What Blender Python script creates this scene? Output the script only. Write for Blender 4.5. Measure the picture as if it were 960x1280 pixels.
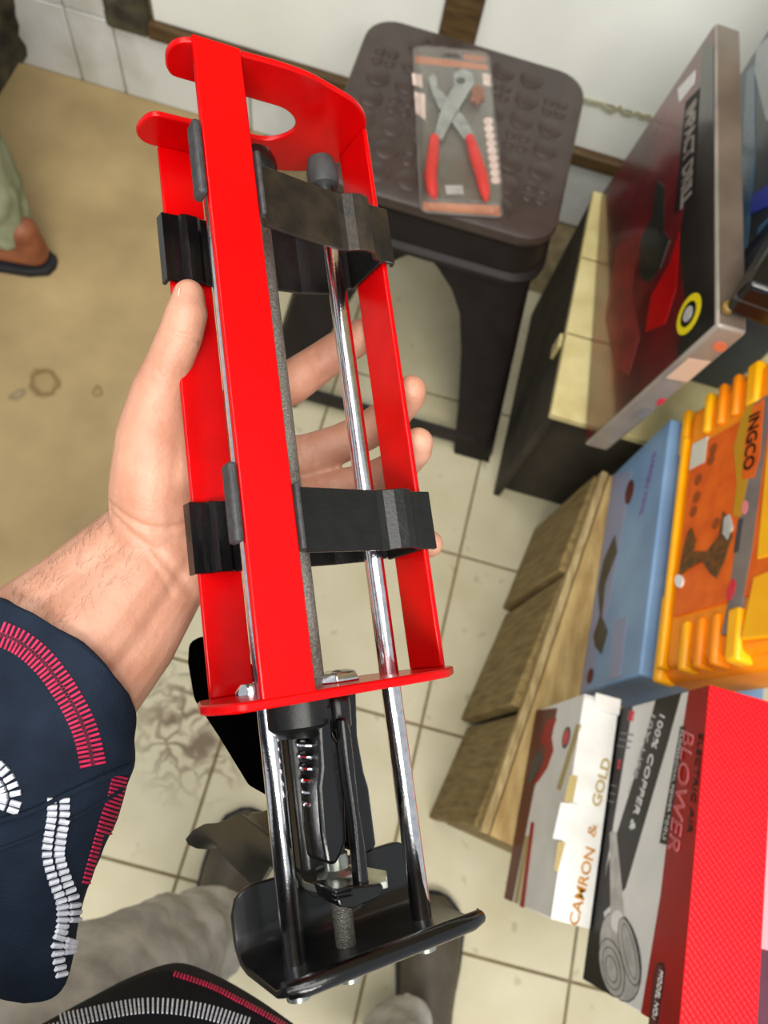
import bpy, bmesh, math, random
from mathutils import Vector, Matrix
from mathutils.bvhtree import BVHTree
random.seed(7)
for o in list(bpy.data.objects): bpy.data.objects.remove(o, do_unlink=True)
SC = bpy.context.scene
COL = SC.collection
PI = math.pi

# ------------------------------------------------------------------ camera
F_PX = 961.0
CAM_H = 1.40
CX = Vector((0.9622, 0.2423, 0.1258))      # image right in world space
CY = Vector((0.2708, -0.8976, -0.3478))    # image down
CZ = Vector((0.0287, 0.3687, -0.9291))     # view direction
CZ.normalize(); CX = (CX - CZ * CX.dot(CZ)).normalized(); CY = CZ.cross(CX)
CAM_P = Vector((0, 0, CAM_H))
cam = bpy.data.cameras.new('camera')
cam_o = bpy.data.objects.new('camera', cam)
COL.objects.link(cam_o)
m3 = Matrix((CX, -CY, -CZ)).transposed()
cam_o.matrix_world = Matrix.Translation(CAM_P) @ m3.to_4x4()
cam.sensor_fit = 'VERTICAL'; cam.sensor_height = 36.0; cam.sensor_width = 27.0
cam.lens = 36.0 * F_PX / 1280.0
cam.clip_start = 0.02
cam.dof.use_dof = True; cam.dof.focus_distance = 0.335; cam.dof.aperture_fstop = 12.0
SC.camera = cam_o

# ------------------------------------------------------------------ light
w = bpy.data.worlds.new('world'); SC.world = w; w.use_nodes = True
w.node_tree.nodes['Background'].inputs[0].default_value = (0.92, 0.97, 1.0, 1)
w.node_tree.nodes['Background'].inputs[1].default_value = 0.58
def area(name, loc, target, size, power, col=(1, 0.97, 0.9)):
    l = bpy.data.lights.new(name, 'AREA'); l.shape = 'RECTANGLE'
    l.size, l.size_y = size; l.energy = power; l.color = col
    o = bpy.data.objects.new(name, l); COL.objects.link(o); o.location = loc
    o.rotation_euler = (Vector(target) - Vector(loc)).to_track_quat('-Z', 'Y').to_euler()
    return o
area('tube_and_fill_light', (0.10, -0.05, 2.75), (0.1, 0.35, 0), (1.7, 0.8), 24)
area('tube_and_fill_light', (-0.9, 1.0, 2.75), (-0.2, 0.5, 0.3), (0.8, 1.5), 22)
area('tube_and_fill_light', (0.3, -1.3, 2.7), (0.15, 1.3, 0.4), (1.7, 0.6), 68)  # fill lamp added behind the camera to brighten wall and front faces
VS = SC.view_settings
VS.view_transform = 'Standard'; VS.look = 'None'; VS.exposure = 0.0; VS.gamma = 1.0; VS.use_curve_mapping = False

# ------------------------------------------------------------------ helpers
def lin(c):
    return tuple(((v / 255.0) / 12.92 if v / 255.0 <= 0.04045 else ((v / 255.0 + 0.055) / 1.055) ** 2.4) for v in c)
def mat(name, c1, c2=None, rough=0.5, metal=0.0, scale=30.0, bump=0.0, bscale=None, coat=0.0, detail=4.0, contrast=(0.35, 0.65), spec=0.5, stretch=None, sss=0.0):
    m = bpy.data.materials.new(name); m.use_nodes = True
    nt = m.node_tree; b = nt.nodes['Principled BSDF']
    b.inputs['Roughness'].default_value = rough; b.inputs['Metallic'].default_value = metal
    b.inputs['Coat Weight'].default_value = coat; b.inputs['Coat Roughness'].default_value = 0.12
    b.inputs['Specular IOR Level'].default_value = spec
    if sss:
        b.inputs['Subsurface Weight'].default_value = sss; b.inputs['Subsurface Radius'].default_value = (1.0, .35, .2); b.inputs['Subsurface Scale'].default_value = 0.004
    geo = nt.nodes.new('ShaderNodeNewGeometry')
    vec = geo.outputs['Position']
    if stretch:
        mp = nt.nodes.new('ShaderNodeMapping'); mp.inputs['Scale'].default_value = stretch
        nt.links.new(vec, mp.inputs['Vector']); vec = mp.outputs[0]
    if c2 is None: c2 = c1
    nz = nt.nodes.new('ShaderNodeTexNoise'); nz.inputs['Scale'].default_value = scale; nz.inputs['Detail'].default_value = detail
    nt.links.new(vec, nz.inputs['Vector'])
    rp = nt.nodes.new('ShaderNodeValToRGB')
    rp.color_ramp.elements[0].position = contrast[0]; rp.color_ramp.elements[1].position = contrast[1]
    rp.color_ramp.elements[0].color = (*lin(c1), 1); rp.color_ramp.elements[1].color = (*lin(c2), 1)
    nt.links.new(nz.outputs['Fac'], rp.inputs['Fac']); nt.links.new(rp.outputs['Color'], b.inputs['Base Color'])
    if bump:
        bn = nt.nodes.new('ShaderNodeBump'); bn.inputs['Strength'].default_value = bump; bn.inputs['Distance'].default_value = 0.001
        n2 = nt.nodes.new('ShaderNodeTexNoise'); n2.inputs['Scale'].default_value = bscale or scale * 4; n2.inputs['Detail'].default_value = 3
        nt.links.new(vec, n2.inputs['Vector'])
        nt.links.new(n2.outputs['Fac'], bn.inputs['Height']); nt.links.new(bn.outputs['Normal'], b.inputs['Normal'])
    return m
def tag(o, label=None, cat=None, group=None, kind=None):
    if label: o['label'] = label
    if cat: o['category'] = cat
    if group: o['group'] = group
    if kind: o['kind'] = kind
    return o
def empty(name, M=None, parent=None):
    o = bpy.data.objects.new(name, None); COL.objects.link(o); o.empty_display_size = 0.05
    if parent: o.parent = parent
    if M is not None: o.matrix_world = M
    return o
class MB:
    def __init__(s): s.bm = bmesh.new()
    def face(s, vs):
        try: return s.bm.faces.new(vs)
        except ValueError: return None
    def poly(s, pts, d):                      # extrude planar loop of Vectors by vector d
        d = Vector(d)
        a = [s.bm.verts.new(Vector(p)) for p in pts]; b = [s.bm.verts.new(Vector(p) + d) for p in pts]
        n = len(a); s.face(a[::-1]); s.face(b)
        for i in range(n): s.face([a[i], a[(i + 1) % n], b[(i + 1) % n], b[i]])
        return s
    def prism(s, pts2, z0, z1, ax='z'):
        f = {'z': lambda p, h: (p[0], p[1], h), 'y': lambda p, h: (p[0], h, p[1]), 'x': lambda p, h: (h, p[0], p[1])}[ax]
        return s.poly([f(p, z0) for p in pts2], Vector(f((0, 0), z1)) - Vector(f((0, 0), z0)))
    def box(s, lo, hi):
        return s.prism([(lo[0], lo[1]), (hi[0], lo[1]), (hi[0], hi[1]), (lo[0], hi[1])], lo[2], hi[2])
    def tube(s, path, rad, n=16, caps=True):
        path = [Vector(p) for p in path]
        if not isinstance(rad, (list, tuple)): rad = [rad] * len(path)
        rings = []; up = None
        for i, p in enumerate(path):
            t = (path[min(i + 1, len(path) - 1)] - path[max(i - 1, 0)]).normalized()
            if up is None: up = t.orthogonal().normalized()
            u = (up - t * up.dot(t)).normalized(); up = u; v = t.cross(u)
            rings.append([s.bm.verts.new(p + (u * math.cos(2 * PI * k / n) + v * math.sin(2 * PI * k / n)) * rad[i]) for k in range(n)])
        s.skin(rings, caps); return s
    def skin(s, rings, caps=True):
        n = len(rings[0])
        for a, b in zip(rings, rings[1:]):
            for k in range(n): s.face([a[k], a[(k + 1) % n], b[(k + 1) % n], b[k]])
        if caps: s.face(rings[0][::-1]); s.face(rings[-1])
    def loft(s, rings, caps=True):
        s.skin([[s.bm.verts.new(Vector(p)) for p in r] for r in rings], caps); return s
    def lathe(s, prof, c=(0, 0, 0), axis=(0, 0, 1), n=24):     # prof: (r, h)
        q = Vector((0, 0, 1)).rotation_difference(Vector(axis)); c = Vector(c)
        s.skin([[s.bm.verts.new(c + q @ Vector((max(r, 1e-5) * math.cos(2 * PI * k / n), max(r, 1e-5) * math.sin(2 * PI * k / n), h))) for k in range(n)] for r, h in prof]); return s
    def strip(s, path2, th, z0, z1):          # open 2D path with thickness, extruded in z
        P = [Vector((p[0], p[1])) for p in path2]; L, R_ = [], []
        for i, p in enumerate(P):
            a = (P[i] - P[i - 1]).normalized() if i else (P[1] - P[0]).normalized()
            b = (P[i + 1] - P[i]).normalized() if i < len(P) - 1 else a
            t = (a + b); t = t.normalized() if t.length > 1e-6 else a
            nrm = Vector((-t.y, t.x)); k = 1 / max(0.5, nrm.dot(Vector((-a.y, a.x))))
            L.append(p + nrm * th / 2 * k); R_.append(p - nrm * th / 2 * k)
        for i in range(len(P) - 1):
            v = [s.bm.verts.new((q.x, q.y, z)) for z in (z0, z1) for q in (L[i], L[i + 1], R_[i + 1], R_[i])]
            s.face(v[:4][::-1]); s.face(v[4:])
            for k in range(4): s.face([v[k], v[(k + 1) % 4], v[4 + (k + 1) % 4], v[4 + k]])
        bmesh.ops.remove_doubles(s.bm, verts=s.bm.verts, dist=1e-6)
        dup = {}
        for f in s.bm.faces: dup.setdefault(tuple(sorted(x.index for x in f.verts)), []).append(f)
        s.bm.verts.index_update(); dup = {}
        for f in s.bm.faces: dup.setdefault(tuple(sorted(x.index for x in f.verts)), []).append(f)
        for fs in dup.values():
            if len(fs) > 1: bmesh.ops.delete(s.bm, geom=fs, context='FACES_ONLY')
        return s
    def mesh(s, name, m=None):
        bmesh.ops.recalc_face_normals(s.bm, faces=s.bm.faces)
        me = bpy.data.meshes.new(name); s.bm.to_mesh(me); s.bm.free()
        if m: me.materials.append(m)
        return me
    def build(s, name, m, parent=None, bevel=0, smooth=True, seg=2, sub=0):
        me = s.mesh(name, m); o = bpy.data.objects.new(name, me); COL.objects.link(o)
        if parent: o.parent = parent
        if bevel:
            bv = o.modifiers.new('bevel', 'BEVEL'); bv.width = bevel; bv.segments = seg; bv.limit_method = 'ANGLE'; bv.angle_limit = 0.6
        if sub:
            sb = o.modifiers.new('sub', 'SUBSURF'); sb.levels = sub; sb.render_levels = sub
        if smooth:
            me.polygons.foreach_set('use_smooth', [True] * len(me.polygons))
            me.set_sharp_from_angle(angle=0.7)
        return o
def inst(me, name, parent=None, loc=(0, 0, 0), rot=(0, 0, 0), scale=(1, 1, 1)):
    o = bpy.data.objects.new(name, me); COL.objects.link(o)
    if parent: o.parent = parent
    o.location = loc; o.rotation_euler = rot; o.scale = scale
    return o
def text(name, body, m, parent, M, size, width=None, extr=0.0003, offset=0.0, shear=0.0, align='CENTER', label=None):
    c = bpy.data.curves.new(name, 'FONT'); c.body = body; c.size = size; c.extrude = extr; c.offset = offset; c.shear = shear
    c.align_x = align; c.align_y = 'CENTER'; c.resolution_u = 3
    t = bpy.data.objects.new(name, c); COL.objects.link(t)
    me = bpy.data.meshes.new_from_object(t.evaluated_get(bpy.context.evaluated_depsgraph_get()))
    bpy.data.objects.remove(t); bpy.data.curves.remove(c)
    me.materials.clear(); me.materials.append(m)
    if width:
        xs = [v.co.x for v in me.vertices]; k = width / (max(xs) - min(xs))
        me.transform(Matrix.Diagonal((k, 1, 1, 1)))
    me.transform(M)
    o = bpy.data.objects.new(name, me); COL.objects.link(o); o.parent = parent
    if label: o['label'] = label
    return o
def pray(px, py): return (CX * ((px - 480) / F_PX) + CY * ((py - 640) / F_PX) + CZ)
def at(px, py, d): return CAM_P + pray(px, py) * d
def atz(px, py, z): r = pray(px, py); return CAM_P + r * ((z - CAM_H) / r.z)
def local_hit(M, px, py, axis, val):          # where a sight line meets a plane of a thing, in the thing's own axes
    Mi = M.inverted(); o = Mi @ CAM_P; r = Mi.to_3x3() @ pray(px, py)
    return o + r * ((val - o[axis]) / r[axis])

# ------------------------------------------------------------------ materials
M_red = mat('red_enamel', (192, 0, 3), (178, 0, 2), rough=0.26, coat=0.05, spec=0.22, scale=60, bump=0.08, bscale=400)
M_chrome = mat('chrome', (238, 238, 242), (214, 214, 220), rough=0.13, metal=1.0, scale=250, bump=0.05, bscale=900)
M_steel = mat('grey_steel', (150, 148, 140), (112, 110, 104), rough=0.42, metal=0.6, scale=900, bump=0.6, bscale=1500)
M_zinc = mat('zinc', (205, 210, 200), (170, 176, 166), rough=0.3, metal=0.9, scale=120)
M_black = mat('black_gloss', (7, 7, 8), (11, 11, 12), rough=0.2, coat=0.15, scale=90, bump=0.12, bscale=500)
M_blackm = mat('black_plastic', (11, 11, 11), (18, 18, 17), rough=0.3, scale=150, bump=0.12, bscale=600)
M_clip = mat('dusty_black_plastic', (20, 18, 16), (56, 44, 32), rough=0.36, scale=70, contrast=(0.4, 0.85), bump=0.15, bscale=500)
M_tabs = mat('matt_black_plastic', (44, 44, 46), (58, 58, 60), rough=0.55, scale=300, bump=0.3, bscale=1200)
M_rubber = mat('grey_rubber', (44, 45, 46), (58, 60, 60), rough=0.6, scale=120)
M_plate = mat('dark_painted_steel', (14, 15, 16), (24, 26, 28), rough=0.3, coat=0.3, scale=60)
M_skin = mat('skin', (194, 147, 124), (174, 121, 97), rough=0.5, scale=45, contrast=(0.3, 0.75), bump=0.35, bscale=420, sss=0.12)
M_skin2 = mat('brown_skin', (150, 88, 56), (120, 66, 42), rough=0.55, scale=30)
M_navy = mat('navy_cloth', (17, 26, 40), (25, 36, 52), rough=0.85, scale=40, bump=0.5, bscale=900, spec=0.2)
M_navy2 = mat('dark_navy_cloth', (8, 10, 18), (14, 17, 28), rough=0.9, scale=40, bump=0.4, bscale=900, spec=0.2)
M_pink = mat('crimson_thread', (205, 28, 82), (170, 18, 62), rough=0.7, scale=300)
M_pinkd = mat('dark_crimson_thread', (92, 16, 46), (70, 14, 38), rough=0.8, scale=300)
M_white_t = mat('white_thread', (222, 224, 232), (196, 200, 212), rough=0.7, scale=300)
M_grey_t = mat('grey_thread', (120, 124, 138), (90, 94, 110), rough=0.8, scale=300)
M_denim = mat('grey_denim', (202, 198, 192), (160, 156, 150), rough=0.9, scale=24, bump=0.5, bscale=700, spec=0.2)
M_olive = mat('olive_cloth', (150, 154, 126), (124, 128, 100), rough=0.9, scale=16, bump=0.4, bscale=300, spec=0.2)
M_shoe = mat('dark_brown_leather', (84, 76, 62), (66, 58, 46), rough=0.5, scale=20)
M_sole = mat('black_rubber', (22, 24, 30), (30, 32, 38), rough=0.7)
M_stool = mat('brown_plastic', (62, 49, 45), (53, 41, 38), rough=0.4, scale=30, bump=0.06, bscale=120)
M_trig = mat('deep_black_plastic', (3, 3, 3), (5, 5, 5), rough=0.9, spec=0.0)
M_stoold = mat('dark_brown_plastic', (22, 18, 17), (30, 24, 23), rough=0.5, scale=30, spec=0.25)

# ------------------------------------------------------------------ setting
def tile_mat():
    m = mat('floor_tile', (204, 196, 168), (182, 172, 138), rough=0.42, scale=7, contrast=(0.3, 0.75), bump=0.15, bscale=40)
    nt = m.node_tree; b = nt.nodes['Principled BSDF']; src = b.inputs['Base Color'].links[0].from_socket
    geo = nt.nodes.new('ShaderNodeNewGeometry')
    def mixin(src, fac, col):
        mx = nt.nodes.new('ShaderNodeMix'); mx.data_type = 'RGBA'; nt.links.new(fac, mx.inputs[0]); nt.links.new(src, mx.inputs[6]); mx.inputs[7].default_value = (*lin(col), 1); return mx.outputs[2]
    def math_(op, a, bv):
        n = nt.nodes.new('ShaderNodeMath'); n.operation = op
        for i, v in enumerate((a, bv)):
            if isinstance(v, float): n.inputs[i].default_value = v
            else: nt.links.new(v, n.inputs[i])
        return n.outputs[0]
    # small brown spots
    n1 = nt.nodes.new('ShaderNodeTexNoise'); n1.inputs['Scale'].default_value = 26; n1.inputs['Detail'].default_value = 1.5; nt.links.new(geo.outputs['Position'], n1.inputs['Vector'])
    r1 = nt.nodes.new('ShaderNodeMapRange'); r1.inputs[1].default_value = 0.67; r1.inputs[2].default_value = 0.76; r1.inputs[4].default_value = 0.5; nt.links.new(n1.outputs['Fac'], r1.inputs[0])
    src = mixin(src, r1.outputs[0], (110, 94, 60))
    # web of dried scuffs in one place
    vo = nt.nodes.new('ShaderNodeTexVoronoi'); vo.feature = 'DISTANCE_TO_EDGE'; vo.inputs['Scale'].default_value = 26
    nd = nt.nodes.new('ShaderNodeTexNoise'); nd.inputs['Scale'].default_value = 18; nt.links.new(geo.outputs['Position'], nd.inputs['Vector'])
    av = nt.nodes.new('ShaderNodeVectorMath'); av.operation = 'MULTIPLY_ADD'; av.inputs[1].default_value = (0.11, 0.11, 0.0); nt.links.new(nd.outputs['Color'], av.inputs[0]); nt.links.new(geo.outputs['Position'], av.inputs[2])
    nt.links.new(av.outputs[0], vo.inputs['Vector'])
    r2 = nt.nodes.new('ShaderNodeMapRange'); r2.inputs[1].default_value = 0.03; r2.inputs[2].default_value = 0.16; r2.inputs[3].default_value = 1.0; r2.inputs[4].default_value = 0.0; nt.links.new(vo.outputs['Distance'], r2.inputs[0])
    ng = nt.nodes.new('ShaderNodeTexNoise'); ng.inputs['Scale'].default_value = 22; ng.inputs['Detail'].default_value = 4; nt.links.new(geo.outputs['Position'], ng.inputs['Vector'])
    r4 = nt.nodes.new('ShaderNodeMapRange'); r4.inputs[1].default_value = 0.3; r4.inputs[2].default_value = 0.5; nt.links.new(ng.outputs['Fac'], r4.inputs[0])
    ds = nt.nodes.new('ShaderNodeVectorMath'); ds.operation = 'DISTANCE'; nt.links.new(geo.outputs['Position'], ds.inputs[0]); ds.inputs[1].default_value = (-0.17, 0.09, 0)
    r3 = nt.nodes.new('ShaderNodeMapRange'); r3.inputs[1].default_value = 0.05; r3.inputs[2].default_value = 0.15; r3.inputs[3].default_value = 1.0; r3.inputs[4].default_value = 0.0; nt.links.new(ds.outputs['Value'], r3.inputs[0])
    src = mixin(src, math_('MULTIPLY', math_('MULTIPLY', r2.outputs[0], r3.outputs[0]), r4.outputs[0]), (104, 82, 50))
    nt.links.new(src, b.inputs['Base Color'])
    return m
M_tile = tile_mat()
M_grout = mat('grout', (134, 120, 88), (112, 98, 70), rough=0.9, scale=40)
M_conc = mat('worn_concrete', (182, 158, 112), (146, 124, 86), rough=0.75, scale=5, contrast=(0.3, 0.72), bump=0.3, bscale=80, detail=6)
def add_stain(m, pos, r0, r1, wid, col, amt):   # a dried ring left on the floor
    nt = m.node_tree; b = nt.nodes['Principled BSDF']; src = b.inputs['Base Color'].links[0].from_socket
    geo = nt.nodes.new('ShaderNodeNewGeometry'); nz = nt.nodes.new('ShaderNodeTexNoise'); nz.inputs['Scale'].default_value = 30; nt.links.new(geo.outputs['Position'], nz.inputs['Vector'])
    av = nt.nodes.new('ShaderNodeVectorMath'); av.operation = 'MULTIPLY_ADD'; av.inputs[1].default_value = (.03, .03, 0); nt.links.new(nz.outputs['Color'], av.inputs[0]); nt.links.new(geo.outputs['Position'], av.inputs[2])
    ds = nt.nodes.new('ShaderNodeVectorMath'); ds.operation = 'DISTANCE'; nt.links.new(av.outputs[0], ds.inputs[0]); ds.inputs[1].default_value = (pos[0] + .015, pos[1] + .015, 0)
    rp = nt.nodes.new('ShaderNodeValToRGB'); e = rp.color_ramp.elements; e[0].position = 0; e[0].color = (.25 * amt,) * 3 + (1,); e[1].position = 1; e[1].color = (0, 0, 0, 1)
    for p, v in ((r0, .3), ((r0 + r1) / 2, 1.0), (r1, 0.0)):
        k = e.new(p * 10); k.color = (v * amt,) * 3 + (1,)
    ml = nt.nodes.new('ShaderNodeMath'); ml.operation = 'MULTIPLY'; ml.inputs[1].default_value = 10; nt.links.new(ds.outputs['Value'], ml.inputs[0]); nt.links.new(ml.outputs[0], rp.inputs['Fac'])
    mx = nt.nodes.new('ShaderNodeMix'); mx.data_type = 'RGBA'; nt.links.new(rp.outputs['Color'], mx.inputs[0]); nt.links.new(src, mx.inputs[6]); mx.inputs[7].default_value = (*lin(col), 1); nt.links.new(mx.outputs[2], b.inputs['Base Color'])
add_stain(M_conc, (-.668, .625), .018, .036, 0, (104, 80, 34), .8)
add_stain(M_conc, (-.565, .635), .004, .014, 0, (112, 86, 44), .7)
add_stain(M_conc, (-.70, .585), .003, .016, 0, (112, 100, 84), .7)
M_wall = mat('white_wall', (242, 243, 236), (228, 229, 220), rough=0.55, scale=4, contrast=(0.3, 0.8), bump=0.1, bscale=60)
M_wallt = mat('dirty_wall_tile', (222, 224, 222), (176, 174, 160), rough=0.5, scale=7, contrast=(0.45, 0.8), detail=7)
M_wood = mat('brown_wood', (98, 74, 40), (70, 50, 26), rough=0.6, scale=14, bump=0.3, stretch=(1, 6, 6))
M_mottle = mat('dark_mottle', (44, 40, 30), (96, 90, 66), rough=0.9, scale=18, detail=7)  # mottled dark tone for the left wall, its corner and the frame
M_crack = mat('crack_filler', (150, 148, 118), (176, 172, 148), rough=0.9, scale=60)

fl = MB().box((-2.2, -1.2, -0.06), (1.9, 1.45, -0.004)).build('floor', M_grout, smooth=False); tag(fl, kind='structure')
slab = MB().box((-2.2, -1.2, -0.004), (-0.456, 1.389, 0.0)).build('concrete_slab', M_conc, fl, smooth=False)
T = 0.3315
tme = MB().box((-T / 2 + .0022, -T / 2 + .0022, -0.004), (T / 2 - .0022, T / 2 - .0022, 0.0)).mesh('tile', M_tile)
for i in range(-2, 5):
    for j in range(-3, 5):
        x = 0.207 + (i + .5) * T; y = -0.152 + (j + .5) * T
        if y + T / 2 > 1.43: continue
        o = inst(tme, 'tile', fl, (x, y, random.uniform(-.0006, 0.0)))
        bv = o.modifiers.new('bevel', 'BEVEL'); bv.width = 0.0012; bv.segments = 1
WY = 1.389
wall = MB().box((-2.2, WY + .012, -0.06), (1.9, WY + .12, 2.9)).build('wall_back', M_grout, smooth=False); tag(wall, kind='structure')
# tiles below the rail
xs = [-1.46, -1.12, -0.894, -0.79, -0.49, -0.19, 0.11, 0.41, 0.71, 1.01, 1.31]
for a, b in zip(xs, xs[1:]):
    MB().box((a + .002, WY, 0), (b - .002, WY + .014, 0.178)).build('wall_tile', M_wallt, wall, bevel=.002)
for a, b in ((-1.46, -.894), (-.894, -.792)):
    MB().box((a + .002, WY + .001, .181), (b - .002, WY + .014, .62)).build('wall_tile', M_wallt, wall, bevel=.002)
# boards above the rail, cracked joint between them
for (a, b, z0, z1) in ((-.69, -.105, .214, .9), (-.035, .78, .326, .9), (-.035, .78, .214, .318), (.80, 1.6, .214, .9)):
    MB().box((a, WY - .002, z0), (b, WY + .012, z1)).build('wall_panel', M_wall, wall, bevel=.002)
rnd = random.Random(3)
pts = [(.19 + k * .012, .322 + rnd.uniform(-.006, .008)) for k in range(16)]
MB().prism([(x, z - rnd.uniform(.003, .008)) for x, z in pts] + [(x, z + rnd.uniform(.003, .007)) for x, z in pts[::-1]], WY - .006, WY + .004, 'y').build('crack', M_crack, wall)
MB().prism([(.168, .322), (.196, .316), (.2, .326), (.17, .332)], WY - .008, WY, 'y').build('chip', M_mottle, wall)
t1 = MB().box((-.70, WY - .02, .18), (1.6, WY + .012, .213)).build('trim_1', M_wood, bevel=.003); tag(t1, kind='structure')
t2 = MB().box((-.104, WY - .018, .2135), (-.036, WY + .012, .9)).build('trim_2', M_wood, bevel=.003); tag(t2, kind='structure')
t3 = MB().box((-.79, WY - .02, .18), (-.701, WY + .012, .9)).build('trim_3', M_mottle, bevel=.006); tag(t3, kind='structure')
wl = MB().box((-1.5, .95, -.06), (-1.045, WY + .011, 2.9)).build('wall_left', M_mottle, smooth=False); tag(wl, kind='structure')
for (x0, z0, wd, hg, sd) in ((-1.045, 0, .05, .30, 1), (-1.045, .25, .10, .35, 2), (-.80, .17, .03, .03, 3)):
    rr = random.Random(sd); pts = [(x0, z0)] + [(x0 + wd * (.35 + .65 * rr.random()) * math.sin(PI * (k + .5) / 13) ** .5, z0 + hg * k / 12) for k in range(13)] + [(x0, z0 + hg)]
    MB().prism(pts, WY - .0015, WY + .002, 'y').build('dark_patch', M_mottle, wall)  # irregular dark patches near the left end of the wall

# ------------------------------------------------------------------ wooden crates
M_plank = mat('weathered_plank', (146, 124, 76), (104, 84, 46), rough=0.8, scale=20, bump=0.6, bscale=60, stretch=(6, 6, .8), contrast=(0.3, .7))
M_plank2 = mat('pale_plank', (196, 168, 112), (160, 130, 78), rough=0.8, scale=18, bump=0.4, bscale=60, stretch=(4, .8, 4))
M_batten = mat('pale_batten', (186, 164, 118), (146, 122, 78), rough=0.8, scale=30, stretch=(5, 1, 5))
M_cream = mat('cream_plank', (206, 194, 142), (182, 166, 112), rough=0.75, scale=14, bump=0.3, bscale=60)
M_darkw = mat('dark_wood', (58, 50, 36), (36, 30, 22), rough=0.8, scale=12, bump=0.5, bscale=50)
M_card = mat('cardboard', (150, 118, 76), (132, 100, 62), rough=0.85, scale=14)
c1 = empty('wooden_crate', Matrix.Translation((0.2705, 0.028, 0)) @ Matrix.Rotation(-math.radians(8.6), 4, 'Z'))
tag(c1, 'low weathered wooden crate of rough planks under the blue and white boxes', 'crate')
LEN = .59
ys = [0.0, .175, .40, .59]
for i, (a, b) in enumerate(zip(ys, ys[1:])):
    o0, o1 = (.0, .012) if i == 1 else ((-.004, .006) if i == 0 else (.004, .010))
    MB().poly([(-.012 - o1, a + .004, 0), (-.012 - o0, b - .004, 0), (.0, b - .004, 0), (.0, a + .004, 0)], (.012, 0, .285)).build('plank', M_plank, c1, bevel=.003)
MB().box((.002, 0, .284), (.014, LEN, .302)).build('batten', M_batten, c1, bevel=.002)
for i in range(3):
    MB().box((.016 + i * .1, 0, .284), (.113 + i * .1, LEN, .2985)).build('top_board', M_plank2, c1, bevel=.002)
MB().box((.014, .006, 0), (.31, .02, .283)).build('end_board', M_plank, c1, bevel=.002)
MB().box((.014, LEN - .02, 0), (.31, LEN - .006, .283)).build('end_board', M_plank, c1, bevel=.002)
MB().box((.30, .02, 0), (.312, LEN - .02, .283)).build('plank', M_plank, c1, bevel=.002)

c2 = empty('wooden_crate', Matrix.Translation((0.246, 0.655, 0)))
tag(c2, 'dark wooden crate with cream top planks beside the stool', 'crate')
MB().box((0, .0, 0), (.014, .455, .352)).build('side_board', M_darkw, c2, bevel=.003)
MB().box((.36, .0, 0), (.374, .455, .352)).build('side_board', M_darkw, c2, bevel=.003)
MB().box((.016, .02, .0), (.358, .035, .352)).build('end_board', M_darkw, c2, bevel=.003)  # runs to the floor to stand in for the crate's shaded inside
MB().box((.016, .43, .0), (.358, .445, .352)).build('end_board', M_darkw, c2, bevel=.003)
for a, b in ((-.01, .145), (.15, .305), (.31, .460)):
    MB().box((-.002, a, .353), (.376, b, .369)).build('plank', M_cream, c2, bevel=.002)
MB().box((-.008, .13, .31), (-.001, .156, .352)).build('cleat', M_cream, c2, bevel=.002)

# ------------------------------------------------------------------ packaging on the crates
# own axes of a box: x = reading direction of its front face, y = into the box, z = up
def box_root(name, x0, yc, z0, yaw=0.0, lean=0.0):
    return empty(name, Matrix.Translation((x0, yc, z0)) @ Matrix.Rotation(-PI / 2 + math.radians(yaw), 4, 'Z') @ Matrix.Rotation(-math.radians(lean), 4, 'X'))
def MW(r): return r.matrix_basis.copy()
FR = Matrix.Rotation(PI / 2, 4, 'X')           # text on the front face
def fpos(root, px, py, y=0.0): p = local_hit(MW(root), px, py, 1, y); return (p.x, p.z)
def tpos(root, px, py, z): p = local_hit(MW(root), px, py, 2, z); return (p.x, p.y)
def clampp(p, lo, hi): return (min(max(p[0], lo[0]), hi[0]), min(max(p[1], lo[1]), hi[1]))
def art(root, name, pix, m, y0=-.0004, y1=.0002, clamp=None, bevel=0, label=None):
    pts = [fpos(root, *p) for p in pix]
    if clamp: pts = [clampp(p, *clamp) for p in pts]
    o = MB().prism(pts, y0, y1, 'y').build(name, m, root, smooth=False, bevel=bevel)
    if label: o['label'] = label
    return o
def ftext(root, name, body, m, pa, pb, size, y=-.0007, width=None, **kw):  # text centred between two image points of the front face
    a = Vector(fpos(root, *pa)); b = Vector(fpos(root, *pb)); c = (a + b) / 2; d = b - a
    M = Matrix.Translation((c.x, y, c.y)) @ FR @ Matrix.Rotation(math.atan2(d.y, d.x), 4, 'Z')
    return text(name, body, m, root, M, size, width=d.length if width is None else width, **kw)
M_wprint = mat('white_print', (228, 227, 226), (218, 217, 216), rough=0.45, scale=20)
M_bprint = mat('black_print', (14, 12, 13), (22, 18, 20), spec=.2, rough=0.4, scale=20)
M_rprint = mat('red_print', (160, 0, 6), (144, 0, 4), spec=.2, rough=0.4, scale=20)
M_rlet = mat('red_letter', (205, 40, 60), rough=0.4)
M_pinkl = mat('pale_pink_ink', (224, 130, 136), rough=0.5)
M_greyi = mat('grey_ink', (128, 126, 128), (110, 108, 110), rough=0.6)
M_lgrey = mat('silver_ink', (190, 188, 186), (164, 162, 160), rough=0.5, scale=60)
M_dgrey = mat('dark_grey_ink', (62, 60, 62), rough=0.5)
M_gold = mat('gold_ink', (206, 140, 20), (176, 112, 18), rough=0.4, scale=80)
M_maroon = mat('maroon_print', (96, 22, 26), (78, 14, 18), rough=0.45, scale=20)
M_wpaper = mat('white_paper', (236, 234, 230), (222, 220, 214), rough=0.5, scale=30, bump=0.25, bscale=60)
M_tan = mat('tan_card', (178, 158, 106), rough=0.7)

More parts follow.
